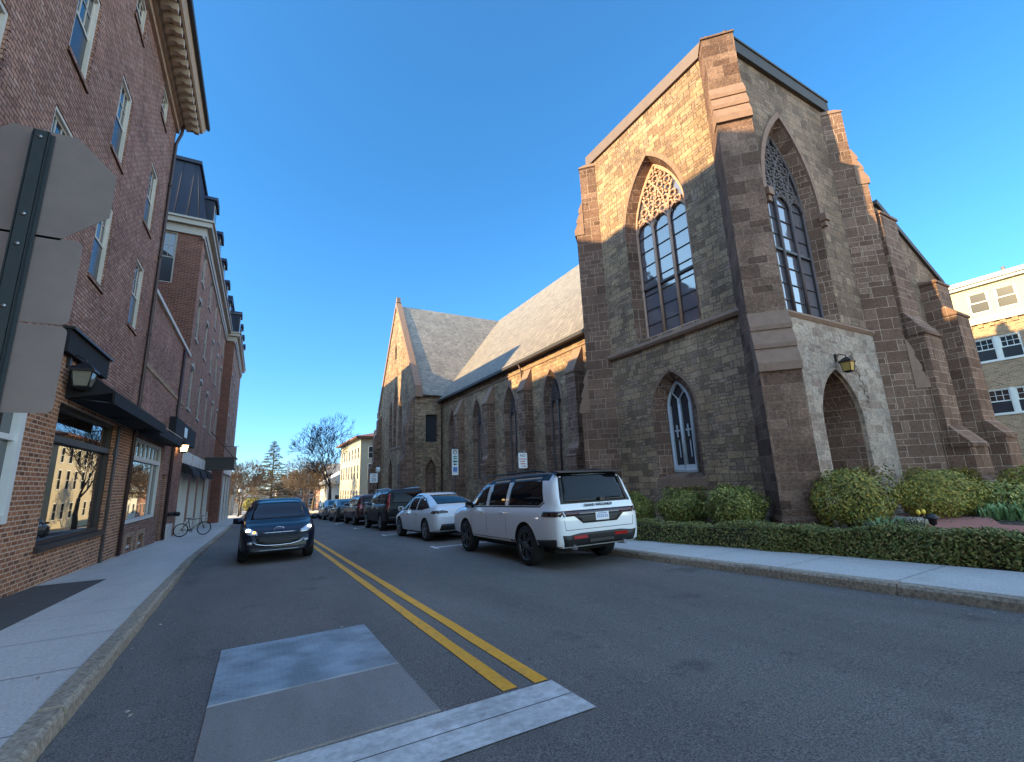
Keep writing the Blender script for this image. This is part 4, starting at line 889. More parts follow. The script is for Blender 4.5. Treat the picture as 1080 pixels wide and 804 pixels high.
# awnings over the roller doors, box canopy
for i in range(3):
    a = thing('door_awning', 'small rounded black awning over the %s grey shop door' % ('nearest', 'middle', 'farthest')[i], 'awning', group='awnings over the grey shop doors')
    y0 = 31.2+i*4.4; b = MB(); b.loft([[(FX+.002, y, 3.0), (FX+.25, y, 2.95), (FX+.5, y, 2.7), (FX+.62, y, 2.3), (FX+.58, y, 2.3), (FX+.002, y, 2.6)] for y in (y0, y0+1.7, y0+3.5)]); b.build('canvas', M['awning'], a)
    b = MB(); b.tube([(FX+.6, y0, 2.3), (FX+.6, y0+3.5, 2.3)], .02, 6); b.build('awning_frame', M['black'], a); settle(a, (FX, y0+1.7, 2.3))
CN = thing('entrance_canopy', 'black box canopy sticking out over the sidewalk from the brick block', 'canopy')
b = MB(); b.box((FX-.1, 42.6, 3.15), (FX+2.0, 45.6, 3.95)); b.build('canopy_box', M['black'], CN)
b = MB(); b.box((FX-.1, 42.5, 3.96), (FX+2.1, 45.7, 4.02)); b.box((FX-.1, 42.55, 3.08), (FX+2.05, 45.65, 3.145)); b.build('canopy_trim', M['lead'], CN)
b = MB(); b.tube([(FX+.1, 44, 6.2), (FX+1.9, 44, 4.0)], .03, 6); b.build('tie_rod', M['black'], CN); settle(CN, (FX, 44, 3.1))
BS = thing('blade_sign', 'pale metal projecting sign above the end of the black canopy', 'sign')
b = MB(); b.tube([(FX+.7, 50.4, 5.5), (FX+1.9, 50.4, 5.5)], .03, 6); b.build('bracket', M['black'], BS)
b = MB(); b.box((FX+1.25, 50.37, 3.9), (FX+1.75, 50.43, 5.45)); b.build('sign_blade', M['signback'], BS); settle(BS, (FX+.75, 50.4, 5))

# ------------------------------------------------------------------ vehicles
def catmull(xs, ys, x):
    n = len(xs)
    if x <= xs[0]: return ys[0]
    if x >= xs[-1]: return ys[-1]
    i = max(k for k in range(n-1) if xs[k] <= x)
    t = (x-xs[i])/(xs[i+1]-xs[i]); h = xs[i+1]-xs[i]
    def tang(k):
        if k == 0 or k == n-1: return 0 if n < 3 else ((ys[1]-ys[0])/(xs[1]-xs[0]) if k == 0 else (ys[-1]-ys[-2])/(xs[-1]-xs[-2]))
        a, c = (ys[k]-ys[k-1])/(xs[k]-xs[k-1]), (ys[k+1]-ys[k])/(xs[k+1]-xs[k])
        return 0 if a*c <= 0 else 2*a*c/(a+c)
    a, c = tang(i)*h, tang(i+1)*h
    return (2*t**3-3*t*t+1)*ys[i]+(t**3-2*t*t+t)*a+(-2*t**3+3*t*t)*ys[i+1]+(t**3-t*t)*c
def car_body(S, mp, mk, root, mroof=None):
    """lofted shell: stations (y, belt z, top z, half width, half width at roof, sill z) from the tail to the nose"""
    st = S['st']; ys = [s[0] for s in st]
    F = [lambda y, k=k: catmull(ys, [s[k] for s in st], y) for k in range(1, 6)]
    n = 72; Y = sorted({*[ys[0]+(ys[-1]-ys[0])*i/n for i in range(n+1)], *ys}); rings = []
    for y in Y:
        zb, zt, wl, wt, zs = [f(y) for f in F]; h = max(zt-zb, .015)
        half = [(wl*.86, zs), (wl*.965, zs+.05), (wl*.99, zs+.22*(zb-zs)), (wl, zs+.5*(zb-zs)), (wl*1.0, zs+.78*(zb-zs)), (wl*.985, zb-.035), (wl*.955, zb)]
        ws = wl*.955
        for k, f in ((.16, .93), (.45, .72), (.75, .38)): half.append((wt+(ws-wt)*f if h > .2 else ws+(wt-ws)*k, zb+h*(k if h > .2 else 1-(1-k)**2.2)))
        half += [(wt*.97, zt-.055*min(1, h*3)), (wt*.86, zt-.018*min(1, h*3)), (wt*.5, zt-.004), (0, zt)]
        rings.append([(x, y, z) for x, z in half]+[(-x, y, z) for x, z in half[-2::-1]])
    b = MB(); b.loft(rings, 0, True, True); o = fixn(b.build('body', [mp, mk], root))
    cs = []
    for y in S['axles']:
        for s in (-1, 1):
            c = MB(); r = S['wr']+S.get('arch', .06); x0, x1 = s*(S['w']/2+.2), s*(S['w']/2-.36)
            c.loft([[(x, y+r*math.cos(2*PI*j/36), S['wr']+r*math.sin(2*PI*j/36)) for j in range(36)] for x in (x0, x1)]); cs.append(fixn(c.build('cutter', mk)))
    boolean(o, cs)
    if len(o.data.materials) < 2: o.data.materials.append(mk)
    m_ = o.data
    if S.get('roof'):
        m_.materials.append(S['roof'][1]); k = len(m_.materials)-1
        for p in m_.polygons:
            if p.center.z > S['roof'][0] and p.normal.z > .2: p.material_index = k
    try: m_.set_sharp_from_angle(angle=R(38))
    except Exception: pass
    return o
def car_bvh(o):
    return BVHTree.FromPolygons([v.co.copy() for v in o.data.vertices], [tuple(p.vertices) for p in o.data.polygons])
def decal(bvh, poly, axis, sign, m, name, parent, off=.004, grid=.07, skirt=.012, sm=True):
    """panel that follows the car body: 2-D outline projected on it. axis 'x': (y,z) seen from side sign; 'y': (x,z) seen from front/back"""
    N = len(poly); pts = []
    for i in range(N):
        a, c = Vector(poly[i]), Vector(poly[(i+1) % N]); k = max(1, int((c-a).length/grid))
        for j in range(k): pts.append(a+(c-a)*j/k)
    nb = len(pts); 
    mnx, mxx, mny, mxy = min(p.x for p in pts), max(p.x for p in pts), min(p.y for p in pts), max(p.y for p in pts)
    def inside(q):
        c = False
        for i in range(nb):
            a, d = pts[i], pts[(i+1) % nb]
            if (a.y > q.y) != (d.y > q.y) and q.x < (d.x-a.x)*(q.y-a.y)/(d.y-a.y)+a.x: c = not c
        return c
    x = mnx+grid/2
    inner = []
    while x < mxx:
        y = mny+grid/2
        while y < mxy:
            q = Vector((x, y))
            if inside(q) and min((q-p).length for p in pts) > grid*.4: inner.append(q)
            y += grid
        x += grid
    V, Ed, Fc, *_ = delaunay_2d_cdt(pts+inner, [(i, (i+1) % nb) for i in range(nb)], [], 1, 1e-5)
    out = []; bad = set()
    for i, p in enumerate(V):
        if axis == 'x': o, d = Vector((sign*3, p.x, p.y)), Vector((-sign, 0, 0))
        else: o, d = Vector((p.x, sign*6, p.y)), Vector((0, -sign, 0))
        hit, nrm, _, _ = bvh.ray_cast(o, d)
        if hit is None:
            hit, nrm, _, _ = bvh.find_nearest(Vector((sign*.9, p.x, p.y)) if axis == 'x' else Vector((p.x, sign*2.4, p.y)))
        if nrm.dot(d) > 0: nrm = -nrm
        out.append((hit+nrm*off, nrm))
    b = MB(); i0 = len(b.v); b.v = [tuple(h) for h, _ in out]
    for f in Fc:
        a, c, e = [out[k][0] for k in f[:3]]; nn = (c-a).cross(e-a)
        f = tuple(f) if nn.dot(out[f[0]][1]) > 0 else tuple(reversed(f))
        b.f.append(f); b.m.append(0); b.sm.append(sm)
    # boundary skirt gives the panel its thickness
    cnt = {}
    for f in b.f:
        for i in range(len(f)): e = (f[i], f[(i+1) % len(f)]); cnt[e] = 1
    rim = [e for e in cnt if (e[1], e[0]) not in cnt]
    mp = {}
    for e in rim:
        for k in e:
            if k not in mp: mp[k] = len(b.v); b.v.append(tuple(out[k][0]-out[k][1]*(skirt+off)))
    for a, c in rim: b.f.append((c, a, mp[a], mp[c])); b.m.append(0); b.sm.append(False)
    return b.build(name, m, parent)
def wheel(root, x, y, s, r, wd, rimm, spokes=5, rr=.68, twin=False):
    b = MB(); b.lathe([(r*rr, -wd/2), (r*.9, -wd/2), (r*.975, -wd*.4), (r, -wd*.2), (r, wd*.2), (r*.975, wd*.4), (r*.9, wd/2), (r*rr, wd/2), (r*rr*.98, 0)], 40, (x, y, r), 0, 'x', cap=False)
    t = b.build('wheel', M['rubber'], root)
    b = MB(); e = s*wd/2
    P = lambda rad, a, d: (x+e*d, y+rad*math.cos(a), r+rad*math.sin(a))
    b.lathe([(r*rr*.9, 0), (r*rr*1.0, 0), (r*rr*1.01, e*.98), (r*rr*.93, e*1.02), (r*rr*.9, e*.8)], 40, (x, y, r), 0, 'x', cap=False)
    for i in range(spokes):
        a = 2*PI*i/spokes+.3
        for da in ((-.13, .13) if twin else (0,)):
            w0, w1 = (.16, .1) if not twin else (.1, .06)
            b.loft([[P(r*.1, a+da*2-w0*2.4, 1.0), P(r*.1, a+da*2+w0*2.4, 1.0), P(r*.1, a+da*2+w0*2.4, .6), P(r*.1, a+da*2-w0*2.4, .6)], [P(r*rr*.95, a+da-w1, .98), P(r*rr*.95, a+da+w1, .98), P(r*rr*.95, a+da+w1, .5), P(r*rr*.95, a+da-w1, .5)]])
    b.lathe([(.001, e*.3), (r*.16, e*.3), (r*.16, e*1.02), (r*.1, e*1.06), (.001, e*1.06)], 20, (x, y, r))if False else b.lathe([(.001, e*.3), (r*.17, e*.3), (r*.17, e*1.0), (r*.1, e*1.05), (.001, e*1.05)], 20, (x, y, r), 0, 'x')
    b.build('rim', rimm, t)
    b = MB(); b.lathe([(.001, e*.15), (r*rr*.86, e*.15), (r*rr*.86, e*.3), (.001, e*.3)], 24, (x, y, r), 0, 'x'); b.build('brake_disc', M['gap'], t)
def sym(f):
    for s in (-1, 1): f(s)
def plate(root, name, x, y, z, s, w=.31, h=.15, txt='', m=None, tilt=0):
    b = MB(); b.box((x-w/2, y, z-h/2), (x+w/2, y+s*.012, z+h/2)); o = b.build(name, m or M['white'], root)
    if txt: text_on('plate_letters', txt, .085, (x, y+s*.014, z-.005), (1 if s < 0 else -1, 0, 0), (0, 0, 1), M['blueink'], o, .001)
    return o
def build_car(name, label, S, loc, rz, group=None):
    root = thing(name, label, S.get('cat', 'car'), (0, 0, 0), group)
    body = car_body(S, S['paint'], M['gap'], root); bv = car_bvh(body)
    hw = S['w']/2
    for s in (-1, 1):
        for poly in S['sidewin']: decal(bv, poly, 'x', s, M['carglass'], 'side_window', root, .005)
        if 'trim' in S:
            for poly in S['trim']: decal(bv, poly, 'x', s, M[S.get('trimmat', 'plast')], 'window_trim', root, .0025)
        for poly in S.get('cladding', []): decal(bv, poly, 'x', s, M['plast'], 'cladding', root, .012, .12)
        for y, z in S.get('handles', []): decal(bv, [(y-.1, z-.017), (y+.1, z-.017), (y+.1, z+.017), (y-.1, z+.017)], 'x', s, S.get('hmat', S['paint']), 'door_handle', root, .02)
        for x0, x1, z0, z1 in S.get('seams', []): decal(bv, [(x0, z0), (x0+.009, z0), (x1+.009, z1), (x1, z1)], 'x', s, M['gap'], 'door_seam', root, .0012, .1, .001)
        if 'mirror' in S:
            y, z = S['mirror']; b = MB(); b.loft([[(s*(hw-.07), y+.02, z-.02), (s*(hw-.07), y+.07, z-.02), (s*(hw-.07), y+.07, z+.03), (s*(hw-.07), y+.02, z+.03)], [(s*(hw+.03), y-.02, z-.04), (s*(hw+.03), y+.08, z-.03), (s*(hw+.03), y+.08, z+.12), (s*(hw+.03), y-.02, z+.14)], [(s*(hw+.19), y-.04, z-.02), (s*(hw+.19), y+.04, z-.01), (s*(hw+.19), y+.04, z+.11), (s*(hw+.19), y-.04, z+.13)]], 0, True, True)
            mo = fixn(b.build('mirror', S.get('mirmat', M['plast']), root)); b = MB(); b.quad((s*(hw+.05), y-.035, z-.02), (s*(hw+.18), y-.046, z-.01), (s*(hw+.18), y-.046, z+.11), (s*(hw+.05), y-.028, z+.12)); b.build('mirror_glass', M['chrome'], mo)
        for y in S['axles']: wheel(root, s*(hw-.135), y, s, S['wr'], .25, S['rim'], S.get('spokes', 5), S.get('rr', .7), S.get('twin', False))
        for nm, poly, ax, sg, mt in S.get('pairs', []):
            pp = [(q[0]*s, q[1]) for q in poly] if ax == 'y' else poly
            decal(bv, pp if ax == 'x' or s > 0 else pp[::-1], ax, sg if ax == 'y' else s, M[mt], nm, root, .009, .05)
    for nm, poly, ax, sg, mt, of in S.get('singles', []): decal(bv, poly, ax, sg, M[mt] if isinstance(mt, str) else mt, nm, root, of, .08)
    if 'extra' in S: S['extra'](root, bv)
    root.location = loc; root.rotation_euler.z = rz
    root.rotation_euler.x = 0
    # tilt with the street
    Rm = Matrix.Rotation(-math.atan(SL), 4, 'X') @ Matrix.Rotation(rz, 4, 'Z'); root.rotation_euler = Rm.to_euler()
    return root
def rect(x0, x1, z0, z1): return [(x0, z0), (x1, z0), (x1, z1), (x0, z1)]

# long white three-row wagon (tail at -y)
def wagon_extra(root, bv):
    b = MB()
    for s in (-1, 1):
        b.tube([(s*.78, -2.3, 1.935), (s*.8, -1.9, 1.985), (s*.8, .6, 1.985), (s*.76, 1.0, 1.93)], .022, 6)
    b.build('roof_rails', M['black'], root)
    b = MB(); b.loft([[(-.86, -2.62, 1.9), (.86, -2.62, 1.9), (.84, -2.62, 1.94), (-.84, -2.62, 1.94)], [(-.8, -2.84, 1.885), (.8, -2.84, 1.885), (.8, -2.84, 1.905), (-.8, -2.84, 1.905)]]); b.build('roof_spoiler', M['black'], root)
    text_on('tailgate_letters', 'GRAND WAGONEER', .075, (0, -2.985, 1.215), (1, 0, 0), (0, -.16, 1), M['plast'], root, .006)
    pl_ = plate(root, 'licence_plate', .06, -3.0, .985, -1, .33, .16, 'J84 KTR' if False else '')
    for i in range(6):
        b = MB(); x = -.055+i*.046; b.box((x-.014, -3.014, .955), (x+.014, -3.011, 1.01)); b.box((x-.006, -3.016, .97), (x+.006, -3.0141, .995), 1); b.build('plate_mark', [M['blueink'], M['white']], pl_)
    b = MB(); b.box((-.05, -3.013, 1.03), (.17, -3.011, 1.045)); b.build('plate_mark', M['blueink'], pl_)
    b = MB(); b.tube([(.12, -2.93, 1.33), (.4, -2.945, 1.36), (.62, -2.93, 1.35)], .012, 5); b.box((.05, -2.99, 1.29), (.17, -2.93, 1.36)); b.build('rear_wiper', M['black'], root)
    b = MB()
    for s in (-1, 1): b.tube([(s*.62, -2.7, .42), (s*.62, -2.98, .42)], .045, 10)
    b.build('exhaust_tips', M['chrome'], root)
    b = MB(); b.box((-.75, -2.4, .28), (.75, 2.2, .42)); b.build('underbody', M['gap'], root)
    for s in (-1, 1):
        b = MB(); b.box((s*.5-.16, -3.012, .585), (s*.5+.16, -3.0, .645)); b.build('rear_reflector', M['tail'], root)
    b = MB(); b.box((-.3, -3.01, .5), (.3, -2.97, .56)); b.build('hitch_cover', M['black'], root)
WG = dict(roof=(1.8, M['car_black']), w=2.12, wr=.42, axles=(-1.72, 1.73), paint=M['car_white'], rim=M['darkalloy'], spokes=6, rr=.74, twin=True, cat='car', arch=.07,
    st=[(-3.0, 1.0, 1.05, .86, .84, .62), (-2.965, 1.12, 1.19, .97, .86, .5), (-2.9, 1.18, 1.36, 1.01, .86, .42), (-2.72, 1.2, 1.89, 1.05, .8, .42), (-2.5, 1.2, 1.93, 1.06, .8, .42), (-1.2, 1.2, 1.965, 1.06, .8, .4), (.2, 1.2, 1.95, 1.06, .79, .4), (.75, 1.2, 1.88, 1.06, .77, .4), (1.0, 1.2, 1.76, 1.06, .77, .4), (1.62, 1.2, 1.3, 1.055, .85, .42), (1.75, 1.17, 1.265, 1.05, .86, .42), (2.3, 1.12, 1.2, 1.04, .85, .44), (2.75, 1.06, 1.13, 1.0, .82, .46), (2.88, .95, 1.02, .95, .78, .5), (2.92, .8, .85, .9, .74, .55)],
    sidewin=[[(-2.5, 1.33), (-2.33, 1.25), (-.92, 1.25), (-1.0, 1.83), (-2.3, 1.83)], [(-.74, 1.25), (.18, 1.25), (.1, 1.83), (-.82, 1.83)], [(.36, 1.25), (1.22, 1.25), (.88, 1.6), (.62, 1.8), (.3, 1.83)]],
    trim=[[(-2.56, 1.3), (-2.36, 1.21), (1.36, 1.21), (1.36, 1.235), (-2.35, 1.235), (-2.53, 1.32)]],
    handles=[(-.62, 1.08), (.5, 1.08)], seams=[(-.83, -.83, .5, 1.2), (.27, .27, .5, 1.2), (1.25, 1.3, .5, 1.2)], mirror=(1.15, 1.22),
    cladding=[[(-1.25, .4), (1.25, .4), (1.22, .5), (-1.22, .5)], [(-2.92, .45), (-2.2, .42), (-2.22, .56), (-2.9, .6)]],
    singles=[('rear_window', [(-.78, 1.29), (.78, 1.29), (.7, 1.84), (-.7, 1.84)], 'y', -1, 'carglass', .008), ('window_surround', [(-.87, 1.262), (.87, 1.262), (.76, 1.885), (-.76, 1.885)], 'y', -1, 'plast', .003),
        ('lamp_band', [(-.86, 1.02), (.86, 1.02), (.9, 1.13), (-.9, 1.13)], 'y', -1, 'taildark', .006), ('plate_recess', [(-.42, .87), (.42, .87), (.62, 1.03), (-.62, 1.03)], 'y', -1, 'plast', .007), ('rear_bumper', [(-.85, .45), (.85, .45), (.9, .67), (.76, .66), (.5, .69), (-.5, .69), (-.76, .66), (-.9, .67)], 'y', -1, 'plast', .012), ('tailgate_seam', rect(-.83, .83, .755, .765), 'y', -1, 'gap', .001), ('tailgate_seam', [(-.835, .76), (-.826, .76), (-.85, 1.02), (-.859, 1.02)], 'y', -1, 'gap', .001), ('tailgate_seam', [(.826, .76), (.835, .76), (.859, 1.02), (.85, 1.02)], 'y', -1, 'gap', .001), ('windshield', [(-.74, 1.34), (.74, 1.34), (.68, 1.84), (-.68, 1.84)], 'y', 1, 'carglass', .005)],
    pairs=[('tail_lamp', [(-2.98, 1.02), (-2.5, 1.03), (-2.52, 1.13), (-2.98, 1.13)], 'x', 1, 'taildark'), ('lamp_strip', [(.5, 1.05), (.8, 1.05), (.82, 1.08), (.5, 1.08)], 'y', -1, 'lensred'), ('headlamp', [(.55, .92), (.92, .9), (.93, .98), (.55, .99)], 'y', 1, 'lens')],
    extra=wagon_extra)
WGO = build_car('white_suv', 'long white SUV with black wheels and dark rear window parked at the right kerb', WG, (5.98, 10.2, GZ(10.2)), R(-1.2))
WGO.scale = (.99, .955, .955); WGO.location = (5.98, 10.05, GZ(10.05))

# rounded white fastback
def fast_extra(root, bv):
    plate(root, 'licence_plate', 0, -2.42, .84, -1, .31, .15, '', M['plateyellow'])
    b = MB(); b.box((-.7, -1.9, .2), (.7, 1.9, .3)); b.build('underbody', M['gap'], root)
M['plateyellow'] = plain('pale_yellow_plate', (.6, .55, .36), .5, var=.1)
FB = dict(w=1.94, wr=.36, axles=(-1.5, 1.5), paint=M['car_white2'], rim=M['alloy'], spokes=5, twin=True, cat='car',
    st=[(-2.42, .72, .8, .72, .7, .5), (-2.37, .9, .98, .84, .72, .36), (-2.2, .98, 1.12, .92, .74, .3), (-1.9, .99, 1.2, .96, .72, .28), (-1.2, .98, 1.45, .97, .66, .26), (-.4, .97, 1.62, .97, .63, .25), (.1, .96, 1.63, .97, .63, .25), (.6, .95, 1.52, .97, .65, .25), (1.35, .93, 1.08, .965, .75, .26), (1.5, .91, 1.02, .96, .76, .27), (2.0, .82, .92, .93, .72, .28), (2.3, .7, .78, .84, .66, .3), (2.4, .55, .6, .74, .58, .34)],
    sidewin=[[(-1.75, 1.1), (-1.1, 1.02), (-.55, 1.02), (-.58, 1.5), (-1.05, 1.4)], [(-.48, 1.02), (.42, 1.02), (.3, 1.5), (0, 1.55), (-.5, 1.53)], [(.5, 1.02), (1.18, 1.0), (.72, 1.32), (.4, 1.48)]],
    handles=[(-.6, .88), (.4, .88)], hmat=M['alloy'], seams=[(-.52, -.52, .35, .97), (.46, .46, .35, .96)], mirror=(.95, 1.02), mirmat=M['car_white2'],
    singles=[('rear_window', [(-.62, 1.2), (.62, 1.2), (.53, 1.52), (-.53, 1.52)], 'y', -1, 'carglass', .006), ('rear_diffuser', [(-.75, .36), (.75, .36), (.7, .56), (-.7, .56)], 'y', -1, 'plast', .01), ('plate_recess', rect(-.25, .25, .75, .93), 'y', -1, 'car_white2', .002), ('windshield', [(-.68, 1.06), (.68, 1.06), (.56, 1.5), (-.56, 1.5)], 'y', 1, 'carglass', .006)],
    pairs=[('tail_lamp', [(.45, .92), (.82, .9), (.86, .99), (.62, 1.0), (.45, .96)], 'y', -1, 'taildark'), ('tail_lamp', [(-2.3, .9), (-2.0, .93), (-2.05, .99), (-2.3, 1.0)], 'x', 1, 'taildark'), ('headlamp', [(.5, .68), (.8, .72), (.8, .78), (.5, .73)], 'y', 1, 'lens')],
    extra=fast_extra)
FBO = build_car('white_hatchback', 'rounded white fastback car parked right behind the long white SUV', FB, (6.0, 17.1, GZ(17.1)), R(1.5))

# big black SUV with tall red lamps
def esc_extra(root, bv):
    b = MB(); b.box((-.75, -2.2, .3), (.75, 2.2, .42)); b.build('underbody', M['gap'], root)
    b = MB()
    for s in (-1, 1): b.tube([(s*.72, -2.2, 1.9), (s*.74, -1.9, 1.945), (s*.74, .4, 1.945), (s*.7, .8, 1.9)], .02, 6)
    b.build('roof_rails', M['chrome'], root)
    plate(root, 'licence_plate', 0, -2.66, .95, -1)
ES = dict(w=2.06, wr=.4, axles=(-1.5, 1.56), paint=M['car_black'], rim=M['alloy'], spokes=7, cat='car',
    st=[(-2.64, .95, 1.0, .86, .84, .6), (-2.6, 1.12, 1.22, .97, .84, .45), (-2.52, 1.16, 1.6, 1.0, .8, .4), (-2.4, 1.17, 1.86, 1.02, .78, .4), (-2.1, 1.17, 1.9, 1.03, .78, .4), (-.8, 1.17, 1.93, 1.03, .78, .38), (.3, 1.17, 1.91, 1.03, .77, .38), (.7, 1.17, 1.82, 1.03, .76, .38), (1.35, 1.16, 1.3, 1.03, .82, .4), (1.5, 1.14, 1.24, 1.02, .84, .4), (2.1, 1.08, 1.17, 1.0, .82, .42), (2.55, 1.0, 1.08, .97, .8, .45), (2.68, .8, .86, .9, .74, .5)],
    sidewin=[[(-2.28, 1.26), (-1.25, 1.22), (-1.28, 1.78), (-2.2, 1.78)], [(-1.15, 1.22), (-.22, 1.22), (-.25, 1.79), (-1.18, 1.79)], [(-.12, 1.22), (.98, 1.22), (.58, 1.6), (.4, 1.76), (-.14, 1.79)]],
    handles=[(-.9, 1.04), (.15, 1.04)], hmat=M['chrome'], mirror=(.85, 1.2), mirmat=M['chrome'], trim=[[(-2.3, 1.195), (1.05, 1.195), (1.05, 1.215), (-2.3, 1.215)]], trimmat='chrome',
    singles=[('rear_window', [(-.72, 1.26), (.72, 1.26), (.66, 1.78), (-.66, 1.78)], 'y', -1, 'carglass', .006), ('rear_bumper', rect(-.9, .9, .45, .65), 'y', -1, 'plast', .012), ('windshield', [(-.7, 1.3), (.7, 1.3), (.64, 1.78), (-.64, 1.78)], 'y', 1, 'carglass', .006)],
    pairs=[('tail_lamp', [(.87, 1.0), (.93, 1.0), (.87, 1.45), (.81, 1.72), (.77, 1.72), (.82, 1.4)], 'y', -1, 'tail'), ('tail_lamp', [(-2.58, .95), (-2.53, .95), (-2.49, 1.4), (-2.42, 1.68), (-2.45, 1.68), (-2.54, 1.4)], 'x', 1, 'tail'), ('headlamp', rect(.55, .88, .85, 1.0), 'y', 1, 'lens')],
    extra=esc_extra)
build_car('black_suv', 'large black SUV with tall upright red tail lamps parked before the white fastback', ES, (6.2, 24.3, GZ(24.3)), R(.8))
import copy
RD = dict(ES); RD.update(paint=M['car_red'], w=1.94, pairs=[('tail_lamp', rect(.66, .88, .95, 1.2), 'y', -1, 'tail'), ('headlamp', rect(.55, .86, .85, 1.0), 'y', 1, 'lens')])
RD['st'] = [(a, zb*.94, zt*.93, wl*.94, wt*.93, zs) for a, zb, zt, wl, wt, zs in ES['st']]; RD['sidewin'] = [[(y, z*.94-.0) for y, z in p] for p in ES['sidewin']]; RD['trim'] = []; RD['hmat'] = M['car_red']
RD['singles'] = [(n, [(x*.94, z*.935) for x, z in p], a, s, m, o) for n, p, a, s, m, o in ES['singles']]
build_car('maroon_suv', 'dark maroon SUV parked beyond the black SUV', RD, (6.1, 31.0, GZ(31.0)), R(.5))
SD = dict(FB); SD.update(paint=M['car_char'], mirmat=M['car_char'], spokes=7, twin=False, hmat=M['car_char'])
SD['singles'] = [(n, p, a, s, 'plast' if m == 'car_white2' else m, o) for n, p, a, s, m, o in FB['singles']]
build_car('charcoal_car', 'charcoal hatchback parked beyond the maroon SUV', SD, (5.95, 37.6, GZ(37.6)), R(.5))
SG = dict(SD); SG.update(paint=M['car_grey'], mirmat=M['car_grey'], hmat=M['car_grey'])
build_car('grey_car', 'light grey car at the far end of the parked row', SG, (5.8, 43.4, GZ(43.4)), R(.5))

# oncoming dark blue SUV (nose at +y, turned to face the viewer)
def blue_extra(root, bv):
    b = MB(); b.box((-.7, -1.8, .22), (.7, 1.9, .34)); b.build('underbody', M['gap'], root)
    b = MB(); pts = [(-.62, 2.33, .58), (-.52, 2.36, .5), (-.3, 2.385, .455), (0, 2.39, .445), (.3, 2.385, .455), (.52, 2.36, .5), (.62, 2.33, .58)]
    hits = []
    for x, y, z in pts:
        h, n, _, _ = bv.ray_cast(Vector((x, 5, z)), Vector((0, -1, 0))); hits.append(h+Vector((0, .02, 0)) if h else (x, y, z))
    b.tube(hits, .013, 6)
    hits = []
    for i in range(9):
        x = -.42+.84*i/8; h, n, _, _ = bv.ray_cast(Vector((x, 5, .765)), Vector((0, -1, 0))); hits.append(h+Vector((0, .012, 0)) if h else (x, 2.3, .765))
    b.tube(hits, .009, 5); b.build('grille_trim', M['chrome'], root)
    h, n, _, _ = bv.ray_cast(Vector((0, 5, .86)), Vector((0, -1, 0)))
    b = MB(); b.loft([[(.115*math.cos(a), h.y+d, .86+.045*math.sin(a)) for a in [2*PI*i/24 for i in range(24)]] for d in (-.01, .02)]); e_ = b.build('badge', M['badge'], root)
    b = MB(); b.tube([(.115*math.cos(2*PI*i/24), h.y+.02, .86+.045*math.sin(2*PI*i/24)) for i in range(25)], .006, 5); b.build('badge_rim', M['chrome'], e_)
    b = MB()
    for k in range(5):
        z = .5+k*.052; hits = []
        for i in range(9):
            x = (-.5+1.0*i/8); hh, n, _, _ = bv.ray_cast(Vector((x, 5, z)), Vector((0, -1, 0))); hits.append((x, (hh.y if hh else 2.3)+.012, z))
        b.tube(hits, .007, 4)
    b.build('grille_bars', M['black'], root)
    hits = []
    for i in range(9):
        x = -.55+1.1*i/8; hh, n, _, _ = bv.ray_cast(Vector((x, 5, .33)), Vector((0, -1, 0))); hits.append((x, (hh.y if hh else 2.3)+.012, .33))
    b = MB(); b.tube(hits, .014, 5); b.build('bumper_trim', M['alloy'], root)
    # wipers, rear-view mirror, front seats seen through the windscreen are only a darker interior
    b = MB(); b.tube([(-.5, 1.42, 1.03), (.1, 1.36, 1.07)], .009, 4); b.tube([(.05, 1.42, 1.03), (.6, 1.36, 1.06)], .009, 4); b.build('wipers', M['black'], root)
    b = MB(); b.box((-.11, .62, 1.46), (.11, .66, 1.52)); b.build('inner_mirror', M['gap'], root)
M['badge'] = plain('blue_oval_enamel', (.02, .05, .2), .2, var=0, coat=1)
